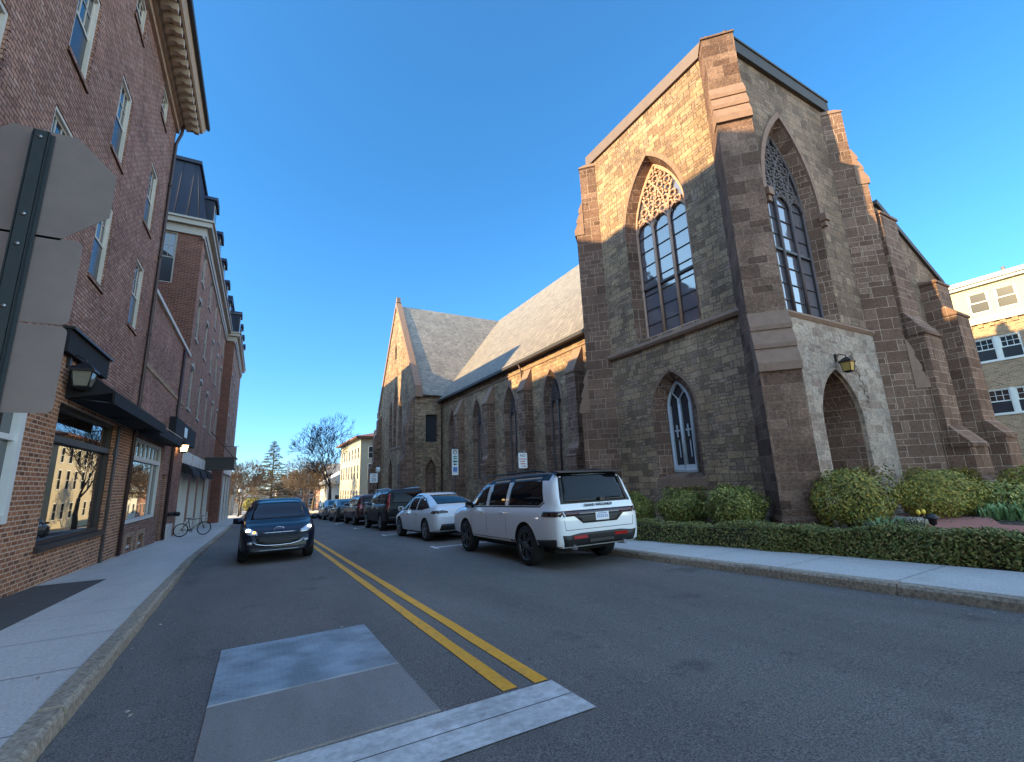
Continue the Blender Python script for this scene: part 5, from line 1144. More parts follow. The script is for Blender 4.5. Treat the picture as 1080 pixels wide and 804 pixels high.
BL = dict(w=1.9, wr=.36, axles=(-1.34, 1.37), paint=M['car_blue'], rim=M['alloy'], spokes=5, cat='car',
    st=[(-2.25, .85, .9, .74, .72, .5), (-2.2, 1.0, 1.12, .85, .74, .38), (-2.05, 1.06, 1.45, .91, .72, .32), (-1.8, 1.07, 1.6, .94, .7, .3), (-.8, 1.06, 1.68, .95, .68, .28), (.1, 1.05, 1.68, .95, .67, .28), (.55, 1.04, 1.57, .95, .69, .28), (1.28, 1.0, 1.1, .945, .78, .29), (1.45, .97, 1.06, .94, .79, .3), (1.9, .88, .98, .92, .76, .3), (2.18, .78, .86, .86, .7, .28), (2.32, .64, .72, .76, .62, .26), (2.37, .5, .56, .68, .56, .28)],
    sidewin=[[(-1.85, 1.2), (-1.1, 1.12), (-1.12, 1.5), (-1.7, 1.5)], [(-1.02, 1.12), (-.15, 1.1), (-.18, 1.54), (-1.03, 1.53)], [(-.05, 1.1), (.95, 1.07), (.55, 1.38), (.3, 1.52), (-.07, 1.54)]],
    handles=[(-.85, .95), (.1, .93)], seams=[(-.1, -.1, .4, 1.05), (-1.06, -1.06, .4, 1.05), (.98, 1.0, .4, 1.0)], mirror=(.85, 1.03), mirmat=M['car_blue'],
    cladding=[[(-.9, .29), (.95, .29), (.92, .4), (-.88, .4)]],
    singles=[('windshield', [(-.7, 1.1), (.7, 1.1), (.6, 1.56), (.3, 1.6), (-.3, 1.6), (-.6, 1.56)], 'y', 1, 'carglass', .006), ('grille', [(-.52, .58), (-.45, .5), (-.25, .46), (.25, .46), (.45, .5), (.52, .58), (.56, .72), (.44, .755), (-.44, .755), (-.56, .72)], 'y', 1, 'plast', .006), ('lower_bumper', [(-.72, .28), (.72, .28), (.7, .42), (.4, .4), (-.4, .4), (-.7, .42)], 'y', 1, 'plast', .008), ('rear_window', [(-.62, 1.15), (.62, 1.15), (.55, 1.55), (-.55, 1.55)], 'y', -1, 'carglass', .006)],
    pairs=[('headlamp', [(.5, .72), (.72, .74), (.83, .84), (.82, .93), (.7, .9), (.52, .79)], 'y', 1, 'lens'), ('fog_lamp', rect(.62, .72, .5, .56), 'y', 1, 'lens'), ('tail_lamp', rect(.6, .85, .95, 1.12), 'y', -1, 'tail')],
    extra=blue_extra)
BLO = build_car('blue_suv', 'dark blue SUV driving towards the viewer with one headlamp and amber signal lit', BL, (.55, 16.4, GZ(16.4)), PI)
def lampspot(root, x, z, r, m, name):
    hit = None
    for ch in root.children:
        if ch.name.startswith('body'): hit = car_bvh(ch).ray_cast(Vector((x, 5, z)), Vector((0, -1, 0)))[0]
    b = MB(); b.lathe([(.001, -.02), (r, -.02), (r*.9, .012), (.001, .018)], 14, (0, 0, 0))
    for i, v in enumerate(b.v): b.v[i] = (x+v[0], hit.y+.012+v[2], z+v[1]*.8)
    fixn(b.build(name, M[m], root))
lampspot(BLO, .73, .845, .055, 'lamp_on', 'lit_lamp'); lampspot(BLO, .585, .79, .042, 'amber_on', 'turn_signal'); lampspot(BLO, -.75, .86, .05, 'lamp_on', 'lit_lamp')

# ------------------------------------------------------------------ church garden
b = MB(); ys = [-40, -20, -8, -4, 0, 2, 4, 6, 8, 10, 14, 20, 30, 44, 60]
for a, c in zip(ys[:-1], ys[1:]): b.quad((8.75, a, GZ(a)+.11), (40, a, GZ(a)+.16), (40, c, GZ(c)+.16), (8.75, c, GZ(c)+.11))
structure(b.build('garden_bed', M['mulch']))
b = MB()
pp = [(16.9, 7.2), (15.4, 7.2), (14.6, 5.3), (12.6, 4.75), (11.6, 4.4), (11.9, 3.1), (12.6, 2.2), (12.9, 0), (14.3, 0), (14.0, 2.6), (14.6, 3.9), (16.6, 4.6)]
i0 = len(b.v)
V_, E_, F_, *_ = delaunay_2d_cdt([Vector(p) for p in pp], [(i, (i+1) % len(pp)) for i in range(len(pp))], [], 1, 1e-5)
b.v = [(p.x, p.y, GZ(p.y)+.2) for p in V_]
for f in F_: b.f.append(tuple(f)); b.m.append(0); b.sm.append(False)
structure(b.build('brick_path', M['pathbrick']))
b = MB()
for q in ((13.1, 5.25, .85, .32, .28), (10.9, 3.6, .45, .3, .1), (11.9, 7.0, .35, .2, .22)):
    x, y, sx, sy, h = q; z = GZ(y)+.1; m = MB()
    m.loft([[(x-sx, y-sy, z), (x+sx, y-sy, z), (x+sx, y+sy, z), (x-sx, y+sy, z)], [(x-sx, y-sy, z+h-.03), (x+sx, y-sy, z+h-.03), (x+sx, y+sy, z+h-.03), (x-sx, y+sy, z+h-.03)], [(x-sx+.03, y-sy+.03, z+h), (x+sx-.03, y-sy+.03, z+h), (x+sx-.03, y+sy-.03, z+h), (x-sx+.03, y+sy-.03, z+h)]])
    o = m.build('stone_slab', M['slab'])
    tag(o, {.85: 'long grey stone step at the start of the brick path', .45: 'low flat grey stepping stone just behind the hedge', .35: 'small grey stone block at the foot of the corner buttress'}[sx], 'stone')
def leaf(b, p, n, s, rng, k=1.7):
    t = Vector((rng.uniform(-1, 1), rng.uniform(-1, 1), rng.uniform(-1, 1))); t = (t-n*t.dot(n)).normalized(); u = n.cross(t)
    a = p+t*s*k*.5; c = p-t*s*k*.5
    b.quad(c, p+u*s*.4+n*s*.1, a, p-u*s*.4+n*s*.1)
def shrub(name, label, c, r, m, n, seed, ls=.055, group='rounded shrubs along the church', flat=.75):
    rng = random.Random(seed); b = MB(); cx, cy = c; rx, ry, rz_ = r; z0 = GZ(cy)+.1
    lob = [(rng.uniform(0, 2*PI), rng.uniform(-.1, .9), rng.uniform(.25, .5)) for _ in range(16)]
    for i in range(n):
        th = rng.uniform(0, 2*PI); cz = rng.uniform(-.75, 1); sr = math.sqrt(1-cz*cz); d = Vector((math.cos(th)*sr, math.sin(th)*sr, cz))
        bump = 1
        for a, z, k in lob: bump += .26*k*max(0, 1-2.2*(d-Vector((math.cos(a)*math.sqrt(1-z*z), math.sin(a)*math.sqrt(1-z*z), z))).length)*2
        bump -= .09*max(0, math.sin(th*5+seed)*math.cos(cz*7+seed))
        q = rng.random()**.35; rad = bump*(.5+.5*q)
        if rng.random() < .07: rad *= rng.uniform(1.03, 1.14)
        p = Vector((cx+d.x*rx*rad, cy+d.y*ry*rad, z0+rz_*.48+d.z*rz_*.54*rad))
        if p.z < z0: p.z = z0+rng.random()*.08
        nn = (d+Vector((rng.uniform(-.8, .8), rng.uniform(-.8, .8), rng.uniform(-.5, .9)))).normalized()
        leaf(b, p, nn, ls*rng.uniform(.7, 1.35), rng)
    root = thing(name, label, 'shrub', (0, 0, 0), group)
    b.build('foliage', m, root)
    b = MB()
    for i in range(9):
        a = 2*PI*i/9; e = Vector((cx+math.cos(a)*rx*.55, cy+math.sin(a)*ry*.55, z0+rz_*.6))
        b.tube([(cx+.08*math.cos(a), cy+.08*math.sin(a), z0-.05), (cx+math.cos(a)*rx*.25, cy+math.sin(a)*ry*.25, z0+rz_*.3), e], [.025, .018, .008], 5)
    b.build('stems', M['bark'], root); return settle(root, (cx, cy, z0))
shrub('round_shrub', 'smallest round shrub, half hidden behind the white SUV by the church wall', (11.15, 11.75), (.62, .62, 1.08), M['leaf_bush'], 7140, 1, .042)
shrub('round_shrub', 'dark green round shrub below the white cross window', (11.7, 10.15), (.76, .68, 1.15), M['leaf_bush'], 8840, 2, .042)
shrub('round_shrub', 'yellowish round shrub just left of the brown corner buttress', (11.55, 8.25), (.76, .7, 1.2), M['leaf_bush'], 8840, 3, .042)
shrub('round_shrub', 'tall golden domed shrub just right of the brown corner buttress', (12.75, 5.95), (.98, .8, 1.5), M['leaf_gold'], 9000, 4, .042)
shrub('round_shrub', 'widest golden green shrub spreading before the side wall buttress', (17.0, 5.6), (1.85, .85, 1.32), M['leaf_gold'], 14000, 5, .042)
shrub('round_shrub', 'low dull shrub at the right end of the wide golden shrub', (18.6, 4.9), (1.0, .7, .95), M['leaf_bush'], 2600, 6)
shrub('round_shrub', 'bronze shrub at the right edge beyond the brick path', (21.2, 4.6), (1.3, .9, 1.35), M['leaf_gold'], 4200, 7)
# clipped hedge along the pavement
rng = random.Random(11); b = MB()
def hx(y): return 8.92-.075*max(0, y-2)
for i in range(52000):
    y = -2+rng.random()*8 if i % 3 else 6+rng.random()*11; w_ = .62; a = rng.random(); hgt = .47+.035*math.sin(y*2.3)+.03*math.sin(y*5.1+1)
    face = rng.random()
    if face < .42: dx, z, n = rng.uniform(-.03, .1), rng.random()*hgt, Vector((-1, 0, .25))
    elif face < .86: dx, z, n = rng.uniform(0, w_), hgt-rng.random()*.08, Vector((-.15, 0, 1))
    else: dx, z, n = w_-rng.random()*.1, rng.random()*hgt, Vector((1, 0, .2))
    dx += .045*math.sin(y*3.1+z*4)+.03*math.sin(y*7.7)
    if rng.random() < .03: z += .05*rng.random()
    n = (n+Vector((rng.uniform(-.8, .8), rng.uniform(-.9, .9), rng.uniform(-.6, .8)))).normalized()
    leaf(b, Vector((hx(y)+dx, y, GZ(y)+.12+z)), n, rng.uniform(.022, .045), rng)
HG = thing('clipped_hedge', 'low dark clipped box hedge between the sidewalk and the church garden', 'hedge')
b.build('foliage', M['leaf_hedge'], HG)
b = MB()
yy = [-5+i*.5 for i in range(45)]
b.loft([[(hx(y)+.1, y, GZ(y)+.1), (hx(y)+.52, y, GZ(y)+.1), (hx(y)+.52, y, GZ(y)+.5), (hx(y)+.1, y, GZ(y)+.5)] for y in yy]); b.build('twig_core', plain('dark_hedge_twigs', (.06, .055, .03), .95, var=.4, nscale=20, bump=.6, bscale=30), HG)
settle(HG, (8.9, 5, GZ(5)+.1))
def blades(name, label, c, r, n, m, seed, h, cat='plant', wd=.03, group=None):
    rng = random.Random(seed); b = MB(); z0 = GZ(c[1])+.14
    for i in range(n):
        a = rng.uniform(0, 2*PI); q = r*math.sqrt(rng.random()); x, y = c[0]+q*math.cos(a), c[1]+q*math.sin(a); l = h*rng.uniform(.6, 1.2); lean = rng.uniform(.2, .7)*l; a2 = rng.uniform(0, 2*PI); w_ = wd*rng.uniform(.7, 1.3)
        px_, py_ = -math.sin(a2)*w_, math.cos(a2)*w_; dx, dy = math.cos(a2)*lean, math.sin(a2)*lean
        b.quad((x-px_, y-py_, z0), (x+px_, y+py_, z0), (x+dx*.4+px_*.8, y+dy*.4+py_*.8, z0+l*.65), (x+dx*.4-px_*.8, y+dy*.4-py_*.8, z0+l*.65))
        b.quad((x+dx*.4-px_*.8, y+dy*.4-py_*.8, z0+l*.65), (x+dx*.4+px_*.8, y+dy*.4+py_*.8, z0+l*.65), (x+dx, y+dy, z0+l*.9))
    return tag(b.build(name, m), label, cat, group)
blades('leafy_plant', 'pale green strappy plant at the foot of the domed golden shrub', (11.9, 4.95), .35, 90, M['leaf_low'], 1, .42)
blades('grass_tuft', 'feathery grey green tuft beside the long stone step', (12.35, 4.75), .3, 220, M['leaf_dull'], 2, .4, 'grass tuft', .008)
blades('leafy_plant', 'blue green plant below the low dull shrub', (16.9, 4.3), .6, 200, M['leaf_low'], 3, .4)
blades('leafy_plant', 'low green plant at the right edge beyond the brick path', (17.9, 3.0), .6, 180, M['leaf_low'], 4, .35)
rng = random.Random(4)
gb = MB()
for i in range(2600):
    x, y = rng.uniform(9.6, 24), rng.uniform(-2, 5.5)
    if 11.3 < x < 14.9 and y < 5.2 and x+y < 19.4 and not x > 14.8: continue
    leaf(gb, Vector((x, y, GZ(y)+.17+rng.random()*.06)), Vector((rng.uniform(-.5, .5), rng.uniform(-.5, .5), 1)).normalized(), rng.uniform(.03, .06), rng)
tag(gb.build('ground_leaves', M['leaf_dull']), 'scattered low green leaves over the garden mulch', 'ground cover', kind='stuff')
for k, (x, y) in enumerate(((13.0, 4.75), (13.18, 4.72))):
    t = thing('yellow_tulip', ('left' if k == 0 else 'right')+' one of two yellow tulips in front of the stone step', 'flower', (0, 0, 0), 'yellow tulips by the stone step')
    z = GZ(y)+.14; b = MB(); b.tube([(x, y, z), (x+.01, y, z+.2), (x, y, z+.36)], .006, 5); b.quad((x-.01, y, z), (x+.015, y, z), (x+.09, y-.02, z+.22)); b.build('stem', M['leaf_low'], t)
    b = MB(); b.lathe([(.004, 0), (.035, .02), (.042, .05), (.03, .1), (.005, .115)], 10, (x, y, z+.36)); b.build('petals', M['tulip'], t); settle(t, (x, y, z))
t = thing('path_light', 'small black mushroom path light behind the hedge', 'garden light'); x, y = 12.2, 4.25; z = GZ(y)+.14
b = MB(); b.tube([(x, y, z-.05), (x, y, z+.3)], .02, 8); b.build('stake', M['black'], t)
b = MB(); b.lathe([(.03, .22), (.06, .24), (.07, .34), (.13, .35), (.14, .37), (.05, .44), (.005, .45)], 16, (x, y, z)); b.build('lamp_head', M['black'], t); settle(t, (x, y, z))

# ------------------------------------------------------------------ apartment block behind the church on the right
M['aptcream'] = plain('yellow_cream_stucco', (.52, .46, .32), .8, var=.06)
AX = 38.0; AK = 1.1875
def ay(y): return y*AK
def az(z): return 1.5+(z-1.5)*AK
AP = thing('apartment_building', 'tan brick apartment block with cream top storey behind the church', 'building')
o3 = (AX, 0, 0); ua, na = (0, 1, 0), (-1, 0, 0)
b = MB(); wy = [(6.15, 7.85), (2.4, 4.1), (-1.4, .3), (-5.2, -3.5), (10, 11.7), (14, 15.7)]
hol = [(ay(a), ay(c), az(6.4), az(7.58)) for a, c in wy]+[(ay(a-.15), ay(c), az(3.72), az(4.95)) for a, c in wy]
wall_grid(b, o3, ua, na, -19, 28, -2, az(8.45), hol, .15, 0)
topw = [(6.85, 7.62, 8.95, 10.05), (5.85, 6.62, 8.95, 10.05), (2.9, 3.7, 8.95, 10.05), (1.9, 2.7, 8.95, 10.05), (-2, -1.2, 8.95, 10.05), (10, 10.8, 8.95, 10.05)]; topw = [(ay(a), ay(c), az(e), az(f)) for a, c, e, f in topw]
wall_grid(b, o3, ua, na, -19, 28, az(8.45), az(10.5), topw, .12, 1)
b.quad((AX, -19, -2), (AX+14, -19, -2), (AX+14, -19, az(10.5)), (AX, -19, az(10.5))); b.quad((AX, 28, -2), (AX, 28, az(10.5)), (AX+14, 28, az(10.5)), (AX+14, 28, -2)); b.quad((AX+14, -19, -2), (AX+14, 28, -2), (AX+14, 28, az(10.5)), (AX+14, -19, az(10.5))); b.quad((AX, -19, az(10.5)), (AX, 28, az(10.5)), (AX+14, 28, az(10.5)), (AX+14, -19, az(10.5)))
b.build('wall', [M['brick_tan'], M['aptcream']], AP)
b = MB(); b.box((AX-.22, -19.2, az(8.46)), (AX+.1, 28.2, az(8.62))); b.box((AX-.16, -19.2, az(8.36)), (AX+.1, 28.2, az(8.455))); b.box((AX-.2, -19.2, az(10.35)), (AX+.1, 28.2, az(10.5))); b.box((AX-.32, -19.3, az(10.505)), (AX+.3, 28.3, az(10.72))); b.build('cornice', M['whitewood'], AP)
b = MB()
for i in range(95): b.box((AX-.09, -18.8+i*.49, az(8.16)), (AX, -18.56+i*.49, az(8.355)))
b.build('dentil_course', M['brick_tan'], AP)
for a, c, e, f in hol:
    mid = (a+c)/2
    for u0, u1 in ((a+.004, mid-.08), (mid+.08, c-.004)): fo = sash_window(AP, o3, ua, na, u0, u1, e+.004, f-.004, M['whitewood'], 3, 2, fr=.06)
    k = MB(); frame_box(k, o3, ua, na, mid-.08, mid+.08, e, f, -.02, .12); frame_box(k, o3, ua, na, a-.08, c+.08, e-.1, e-.003, -.06, .1); k.build('mullion', M['whitewood'], fo)
for a, c, e, f in topw: sash_window(AP, o3, ua, na, a+.004, c-.004, e+.004, f-.004, M['whitewood'], 1, 1, upper='glass_dark', fr=.06)
b = MB()
for y, h in ((7.3, .45), (6.6, .2), (4.0, .3)): b.tube([(AX+.5, y, az(10.6)), (AX+.5, y, az(10.72)+h)], .09, 8)
b.build('roof_vents', M['signback'], AP)
settle(AP, (AX+7, 4, 0))

# ------------------------------------------------------------------ signs, lamps, bicycle
ST = thing('stop_sign', 'back of an octagonal stop sign and plates on a dark channel post at left', 'sign')
px0, py0 = -1.385, 3.62
b = MB()
b.box((px0-.035, py0-.05, GZ(py0)-.2), (px0+.035, py0-.042, 3.8))
for s in (-1, 1): b.box((px0+s*.035-.004, py0-.05, GZ(py0)-.2), (px0+s*.035+.004, py0-.012, 3.8)); b.box((px0+s*.035, py0-.018, GZ(py0)-.2), (px0+s*.055, py0-.012, 3.8))
b.build('post', M['post'], ST)
b = MB(); r = .406; o8 = [(px0+.005+r*math.cos(PI/8+i*PI/4), 3.46+r*math.sin(PI/8+i*PI/4)) for i in range(8)]
b.prism([(x, py0, z) for x, z in o8], (0, .004, 0)); b.build('octagon_plate', M['signback'], ST)
def rplate(x0, x1, z0, z1, r):
    q = []
    for cx, cz, a0 in ((x1-r, z0+r, -90), (x1-r, z1-r, 0), (x0+r, z1-r, 90), (x0+r, z0+r, 180)):
        for k in range(5): a = R(a0+k*22.5); q.append((cx+r*math.cos(a), cz+r*math.sin(a)))
    return q
for z0, z1 in ((2.53, 3.1), (1.98, 2.52)):
    b = MB(); b.prism([(x, py0, z) for x, z in rplate(px0-.26, px0+.275, z0, z1, .04)], (0, .004, 0)); b.build('lower_plate', M['signback'], ST)
for z in (3.75, 3.2, 3.0, 2.6, 2.42, 2.05): b = MB(); b.lathe([(.001, -.004), (.012, -.004), (.012, .004), (.001, .004)], 8, (0, 0, 0)); n0 = len(b.v)-32; b.v[n0:] = [(px0+x, py0-.055+w_, z+y) for x, y, w_ in b.v[n0:]]; b.build('bolt', M['alloy'], ST)
settle(ST, (px0, py0, GZ(py0)))
def post_sign(name, label, x, y, z0, z1, w_, draw):
    t = thing(name, label, 'sign'); b = MB(); g = GZ(y); b.tube([(x, y+.03, g), (x, y+.03, z1+.06)], .025, 6); b.build('post', M['post'], t)
    b = MB(); b.prism([(a, y, c) for a, c in rplate(x-w_/2, x+w_/2, z0, z1, .03)], (0, .005, 0)); f = b.build('face', M['white'], t)
    def bar(a, c, e, d, m): k = MB(); k.box((x+a, y-.004, e), (x+c, y-.0005, d)); return k.build('marking', m, f)
    draw(bar, x, y, f); return settle(t, (x, y, g))
def d1(bar, x, y, f):
    k = MB(); k.tube([(x+.1*math.cos(2*PI*i/20), y-.004, 2.86+.1*math.sin(2*PI*i/20)) for i in range(21)], .018, 5); k.build('marking', M['ink'], f)
    text_on('lettering', 'P', .16, (x, y-.003, 2.86), (1, 0, 0), (0, 0, 1), M['ink'], f)
    bar(-.1, .1, 2.62, 2.68, M['greenink']); bar(-.1, .1, 2.52, 2.58, M['greenink']); bar(-.12, .12, 2.36, 2.46, M['greenink'])
    k = MB(); k.prism([(x-.1, y-.004, 2.27), (x, y-.004, 2.19), (x, y-.004, 2.35)], (0, .003, 0)); k.box((x-.01, y-.004, 2.25), (x+.1, y-.001, 2.29)); k.build('marking', M['ink'], f)
    bar(-.11, .11, 1.92, 2.14, M['blueink']); bar(-.13, .13, 1.885, 1.895, M['ink'])
post_sign('parking_sign', 'tall white parking sign with blue panel on a post behind the white fastback', 8.25, 20.65, 1.76, 3.0, .33, d1)
def d2(bar, x, y, f):
    text_on('lettering', 'NO', .14, (x, y-.003, 2.28), (1, 0, 0), (0, 0, 1), M['ink'], f); text_on('lettering', 'PARKING', .072, (x, y-.003, 2.155), (1, 0, 0), (0, 0, 1), M['red'], f)
    bar(-.11, -.05, 2.06, 2.09, M['red']); bar(-.03, .08, 2.06, 2.09, M['red']); bar(-.1, .1, 1.98, 2.01, M['red'])
    k = MB(); k.box((x-.1, y-.004, 1.905), (x+.06, y-.001, 1.92)); k.prism([(x+.06, y-.004, 1.875), (x+.12, y-.004, 1.912), (x+.06, y-.004, 1.95)], (0, .003, 0)); k.build('marking', M['red'], f)
post_sign('parking_sign', 'small white no parking sign with red lines above the long white SUV', 8.2, 14.03, 1.84, 2.38, .36, d2)
def d3(bar, x, y, f): 
    text_on('lettering', 'SPEED', .13, (x, y-.003, 2.2), (1, 0, 0), (0, 0, 1), M['ink'], f); text_on('lettering', 'LIMIT', .13, (x, y-.003, 2.05), (1, 0, 0), (0, 0, 1), M['ink'], f); text_on('lettering', '25', .36, (x, y-.003, 1.8), (1, 0, 0), (0, 0, 1), M['ink'], f)
post_sign('speed_sign', 'white speed limit sign near the black lamp post by the transept', 8.1, 38.0, 1.58, 2.32, .62, d3)
def lamp_post(label, x, y, h, lit=False):
    t = thing('street_lamp', label, 'street lamp', (0, 0, 0), 'globe street lamps'); g = GZ(y)+.1
    b = MB(); b.lathe([(.17, 0), (.17, .15), (.11, .3), (.09, .8), (.06, .9), (.05, h-.5), (.08, h-.45), (.1, h-.38), (.02, h-.36)], 12, (x, y, g)); b.build('pole', M['black'], t)
    b = MB(); b.lathe([(.05, h-.38), (.16, h-.3), (.2, h-.12), (.16, h+.06), (.02, h+.12)], 14, (x, y, g)); b.build('globe', M['globe'], t)
    b = MB(); b.lathe([(.1, h+.07), (.07, h+.14), (.02, h+.26), (.004, h+.3)], 10, (x, y, g)); b.build('finial', M['black'], t); return settle(t, (x, y, g))
lamp_post('black street lamp with white globe by the speed limit sign', 8.55, 38.6, 3.85)
lamp_post('white globe street lamp before the white roofed house far right', 8.35, 71, 5.6)
lamp_post('white globe street lamp on the far left sidewalk', -2.3, 74, 3.6)
# bicycle leaning near the shop doors
BK = thing('bicycle', 'black bicycle parked on the sidewalk by the grey shop doors', 'bicycle')
A0 = Vector((-3.35, 29.0, 0)); A1 = Vector((-2.4, 29.42, 0)); ax = (A1-A0).normalized(); A0.z = GZ(29)+.13+.34; A1.z = A0.z
for c in (A0, A1):
    b = MB(); b.tube([c+ax*.31*math.cos(2*PI*i/28)+Vector((0, 0, .31*math.sin(2*PI*i/28))) for i in range(29)], .025, 7, cap=False); wq = b.build('wheel', M['rubber'], BK)
    b = MB()
    for i in range(14): a = 2*PI*i/14; b.tube([c, c+ax*.3*math.cos(a)+Vector((0, 0, .3*math.sin(a)))], .003, 3)
    b.build('spokes', M['alloy'], wq)
P = lambda u, z: A0+ax*u+Vector((0, 0, z))
b = MB(); bbk, seat, head, hd2 = P(.42, -.03), P(.3, .48), P(.86, .5), P(.9, .36)
for a, c in ((bbk, seat), (seat, head), (bbk, hd2), (P(0, 0), bbk), (P(0, 0), P(.31, .42)), (head, hd2), (hd2, P(1.04, 0))): b.tube([a, c], .019, 6)
b.tube([head, P(.84, .62)], .014, 6); b.build('frame', M['black'], BK)
b = MB(); n_ = Vector((-ax.y, ax.x, 0)); b.tube([P(.88, .64)-n_*.28, P(.84, .62), P(.88, .64)+n_*.28], .013, 6); b.build('handlebar', M['black'], BK)
b = MB(); b.loft([[P(.16, .56)+n_*.09, P(.16, .56)-n_*.09, P(.16, .52)-n_*.07, P(.16, .52)+n_*.07], [P(.42, .57)+n_*.02, P(.42, .57)-n_*.02, P(.42, .53)-n_*.02, P(.42, .53)+n_*.02]]); b.tube([seat, P(.28, .54)], .013, 6); b.build('saddle', M['plast'], BK)
b = MB(); b.lathe([(.001, -.01), (.09, -.01), (.09, .01), (.001, .01)], 16, (0, 0, 0)); b.v = [tuple(bbk+ax*x+Vector((0, 0, y))+n_*z) for x, y, z in b.v]; b.tube([bbk+n_*.05, bbk+n_*.05+ax*.1-Vector((0, 0, .13)), bbk+n_*.12+ax*.1-Vector((0, 0, .13))], .012, 5); b.build('crank', M['alloy'], BK); settle(BK, A0-Vector((0, 0, .34)))
SP = thing('wall_standpipe', 'black two-headed standpipe on the wall beside the bicycle', 'standpipe'); b = MB(); b.tube([(FX, 28.5, .4), (FX+.3, 28.5, .4)], .09, 8); b.build('pipe', M['black'], SP)
for s in (-1, 1): b = MB(); b.tube([(FX+.25, 28.5, .4), (FX+.45, 28.5+s*.15, .38)], .1, 8); b.build('nozzle', M['black'], SP)
settle(SP, (FX, 28.5, .4))

# ------------------------------------------------------------------ trees
def bare_tree(name, label, x, y, h, seed, m, r0=.22, levels=6, lean=(0, 0), spread=.75, first=.28, group=None, tw=.012):
    rng = random.Random(seed); g = GZ(y)+.05; tr_, cr = MB(), MB()
    def grow(p, d, l, r, lev, b):
        n = 4; pts = [p]; rr = [r]; q = p.copy(); dd = d.copy()
        for i in range(n):
            dd = (dd+Vector((rng.uniform(-.16, .16), rng.uniform(-.16, .16), rng.uniform(-.05, .12)))).normalized(); q = q+dd*l/n; pts.append(q.copy()); rr.append(max(tw*.6, r*(1-.42*(i+1)/n)))
        b.tube(pts, rr, 8 if lev == 0 else 5 if lev < 3 else 3, cap=lev < 2)
        if lev >= levels: return
        k = rng.choice((2, 3)) if lev < 2 else rng.choice((2, 3, 3))
        for j in range(k):
            a = 2*PI*(j+rng.random()*.7)/k; t = Vector((1, 0, 0)) if abs(dd.x) < .7 else Vector((0, 1, 0)); u = (t-dd*t.dot(dd)).normalized(); v = dd.cross(u)
            s = spread*rng.uniform(.6, 1.15); nd = (dd*math.cos(s)+(u*math.cos(a)+v*math.sin(a))*math.sin(s)+Vector((0, 0, .12))).normalized()
            grow(pts[-1], nd, l*rng.uniform(.66, .86), max(tw, rr[-1]*(.78 if k == 2 else .68)), lev+1, cr)
        for i in range(2, n):
            if lev > 0 and rng.random() < .55:
                a = rng.uniform(0, 2*PI); t = Vector((rng.uniform(-1, 1), rng.uniform(-1, 1), .3)); nd = (dd*.6+t).normalized(); grow(pts[i], nd, l*.55, max(tw, rr[i]*.45), min(levels, lev+2), cr)
    grow(Vector((x, y, g)), Vector((lean[0], lean[1], 1)).normalized(), h*first, r0, 0, tr_)
    t = thing(name, label, 'tree', (0, 0, 0), group); tr_.build('trunk', m, t); cr.build('crown', m, t); return settle(t, (x, y, g))
GT = 'bare trees along the street'
T1 = bare_tree('bare_tree', 'tall dark leafless tree before the cream building, right of the street', 7.7, 61.5, 13.2, 5, M['bark'], .27, 7, (-.03, 0), .64, .235, GT, .019)
T2 = bare_tree('bare_tree', 'leafless tan street tree leaning over the parked cars farther off', 7.9, 82, 10.5, 9, M['bark2'], .22, 7, (-.1, 0), .7, .24, GT, .024)
T3 = bare_tree('bare_tree', 'leafless tree on the left sidewalk past the brick blocks', -2.4, 84, 10.5, 14, M['bark2'], .22, 7, (.05, 0), .66, .24, GT, .024)
def again(src, label, x, y, s, rz):
    c = copy_tree(src); c['label'] = label; c.location = (x, y, GZ(y)+.05); c.scale = (s, s, s); c.rotation_euler.z = rz; return c
again(T2, 'bronze leafless tree behind the leaning tan street tree', 7.4, 99, 1.0, 2.1)
again(T3, 'leafless tree farthest along the right sidewalk', 6.6, 112, 1.05, 1.0)
again(T2, 'leafless tree farther along the left sidewalk, by the white house', -2.8, 101, .95, 4.0)
again(T3, 'leafless bronze tree at the end of the street, right of the evergreen', 7.6, 128, 1.05, 3.3)
again(T2, 'leafless bronze tree at the end of the street, left of the evergreen', -1.5, 127, 1.0, .7)
again(T3, 'leafless tree in the yard behind the white roofed house', 16.5, 122, 1.15, 5.2)
again(T2, 'leafless tree in front of the pink brick house', 10.5, 134, .9, 5.2)
# evergreen at the end of the street
rng = random.Random(21); t = thing('evergreen_tree', 'tall yellow green evergreen at the end of the street', 'tree'); ex, ey, eh = 2.6, 131, 17.5; g = GZ(ey)
b = MB(); b.tube([(ex, ey, g), (ex+.1, ey, g+eh*.5), (ex, ey, g+eh)], [.3, .18, .03], 8)
nb = MB()
for i in range(96):
    k = (i+.5)/96; z = g+1.6+(eh-1.7)*k; L_ = (1-k)**.75*6.0*rng.uniform(.6, 1.2)+.25; a = i*2.4+rng.uniform(-.4, .4)
    e = Vector((ex+math.cos(a)*L_, ey+math.sin(a)*L_, z+L_*rng.uniform(-.12, .12))); b.tube([(ex, ey, z), e], [.05*(1-k)+.012, .01], 4)
    for j in range(int(42*L_)+12):
        q = rng.random()**.6; p = Vector((ex, ey, z)).lerp(e, q)+Vector((rng.gauss(0, .2), rng.gauss(0, .2), rng.gauss(0, .11)-.08)); leaf(nb, p, Vector((rng.uniform(-.6, .6), rng.uniform(-.6, .6), 1)).normalized(), rng.uniform(.1, .2), rng, 2.6)
b.build('trunk', M['bark'], t); nb.build('crown', M['needle'], t); settle(t, (ex, ey, g))
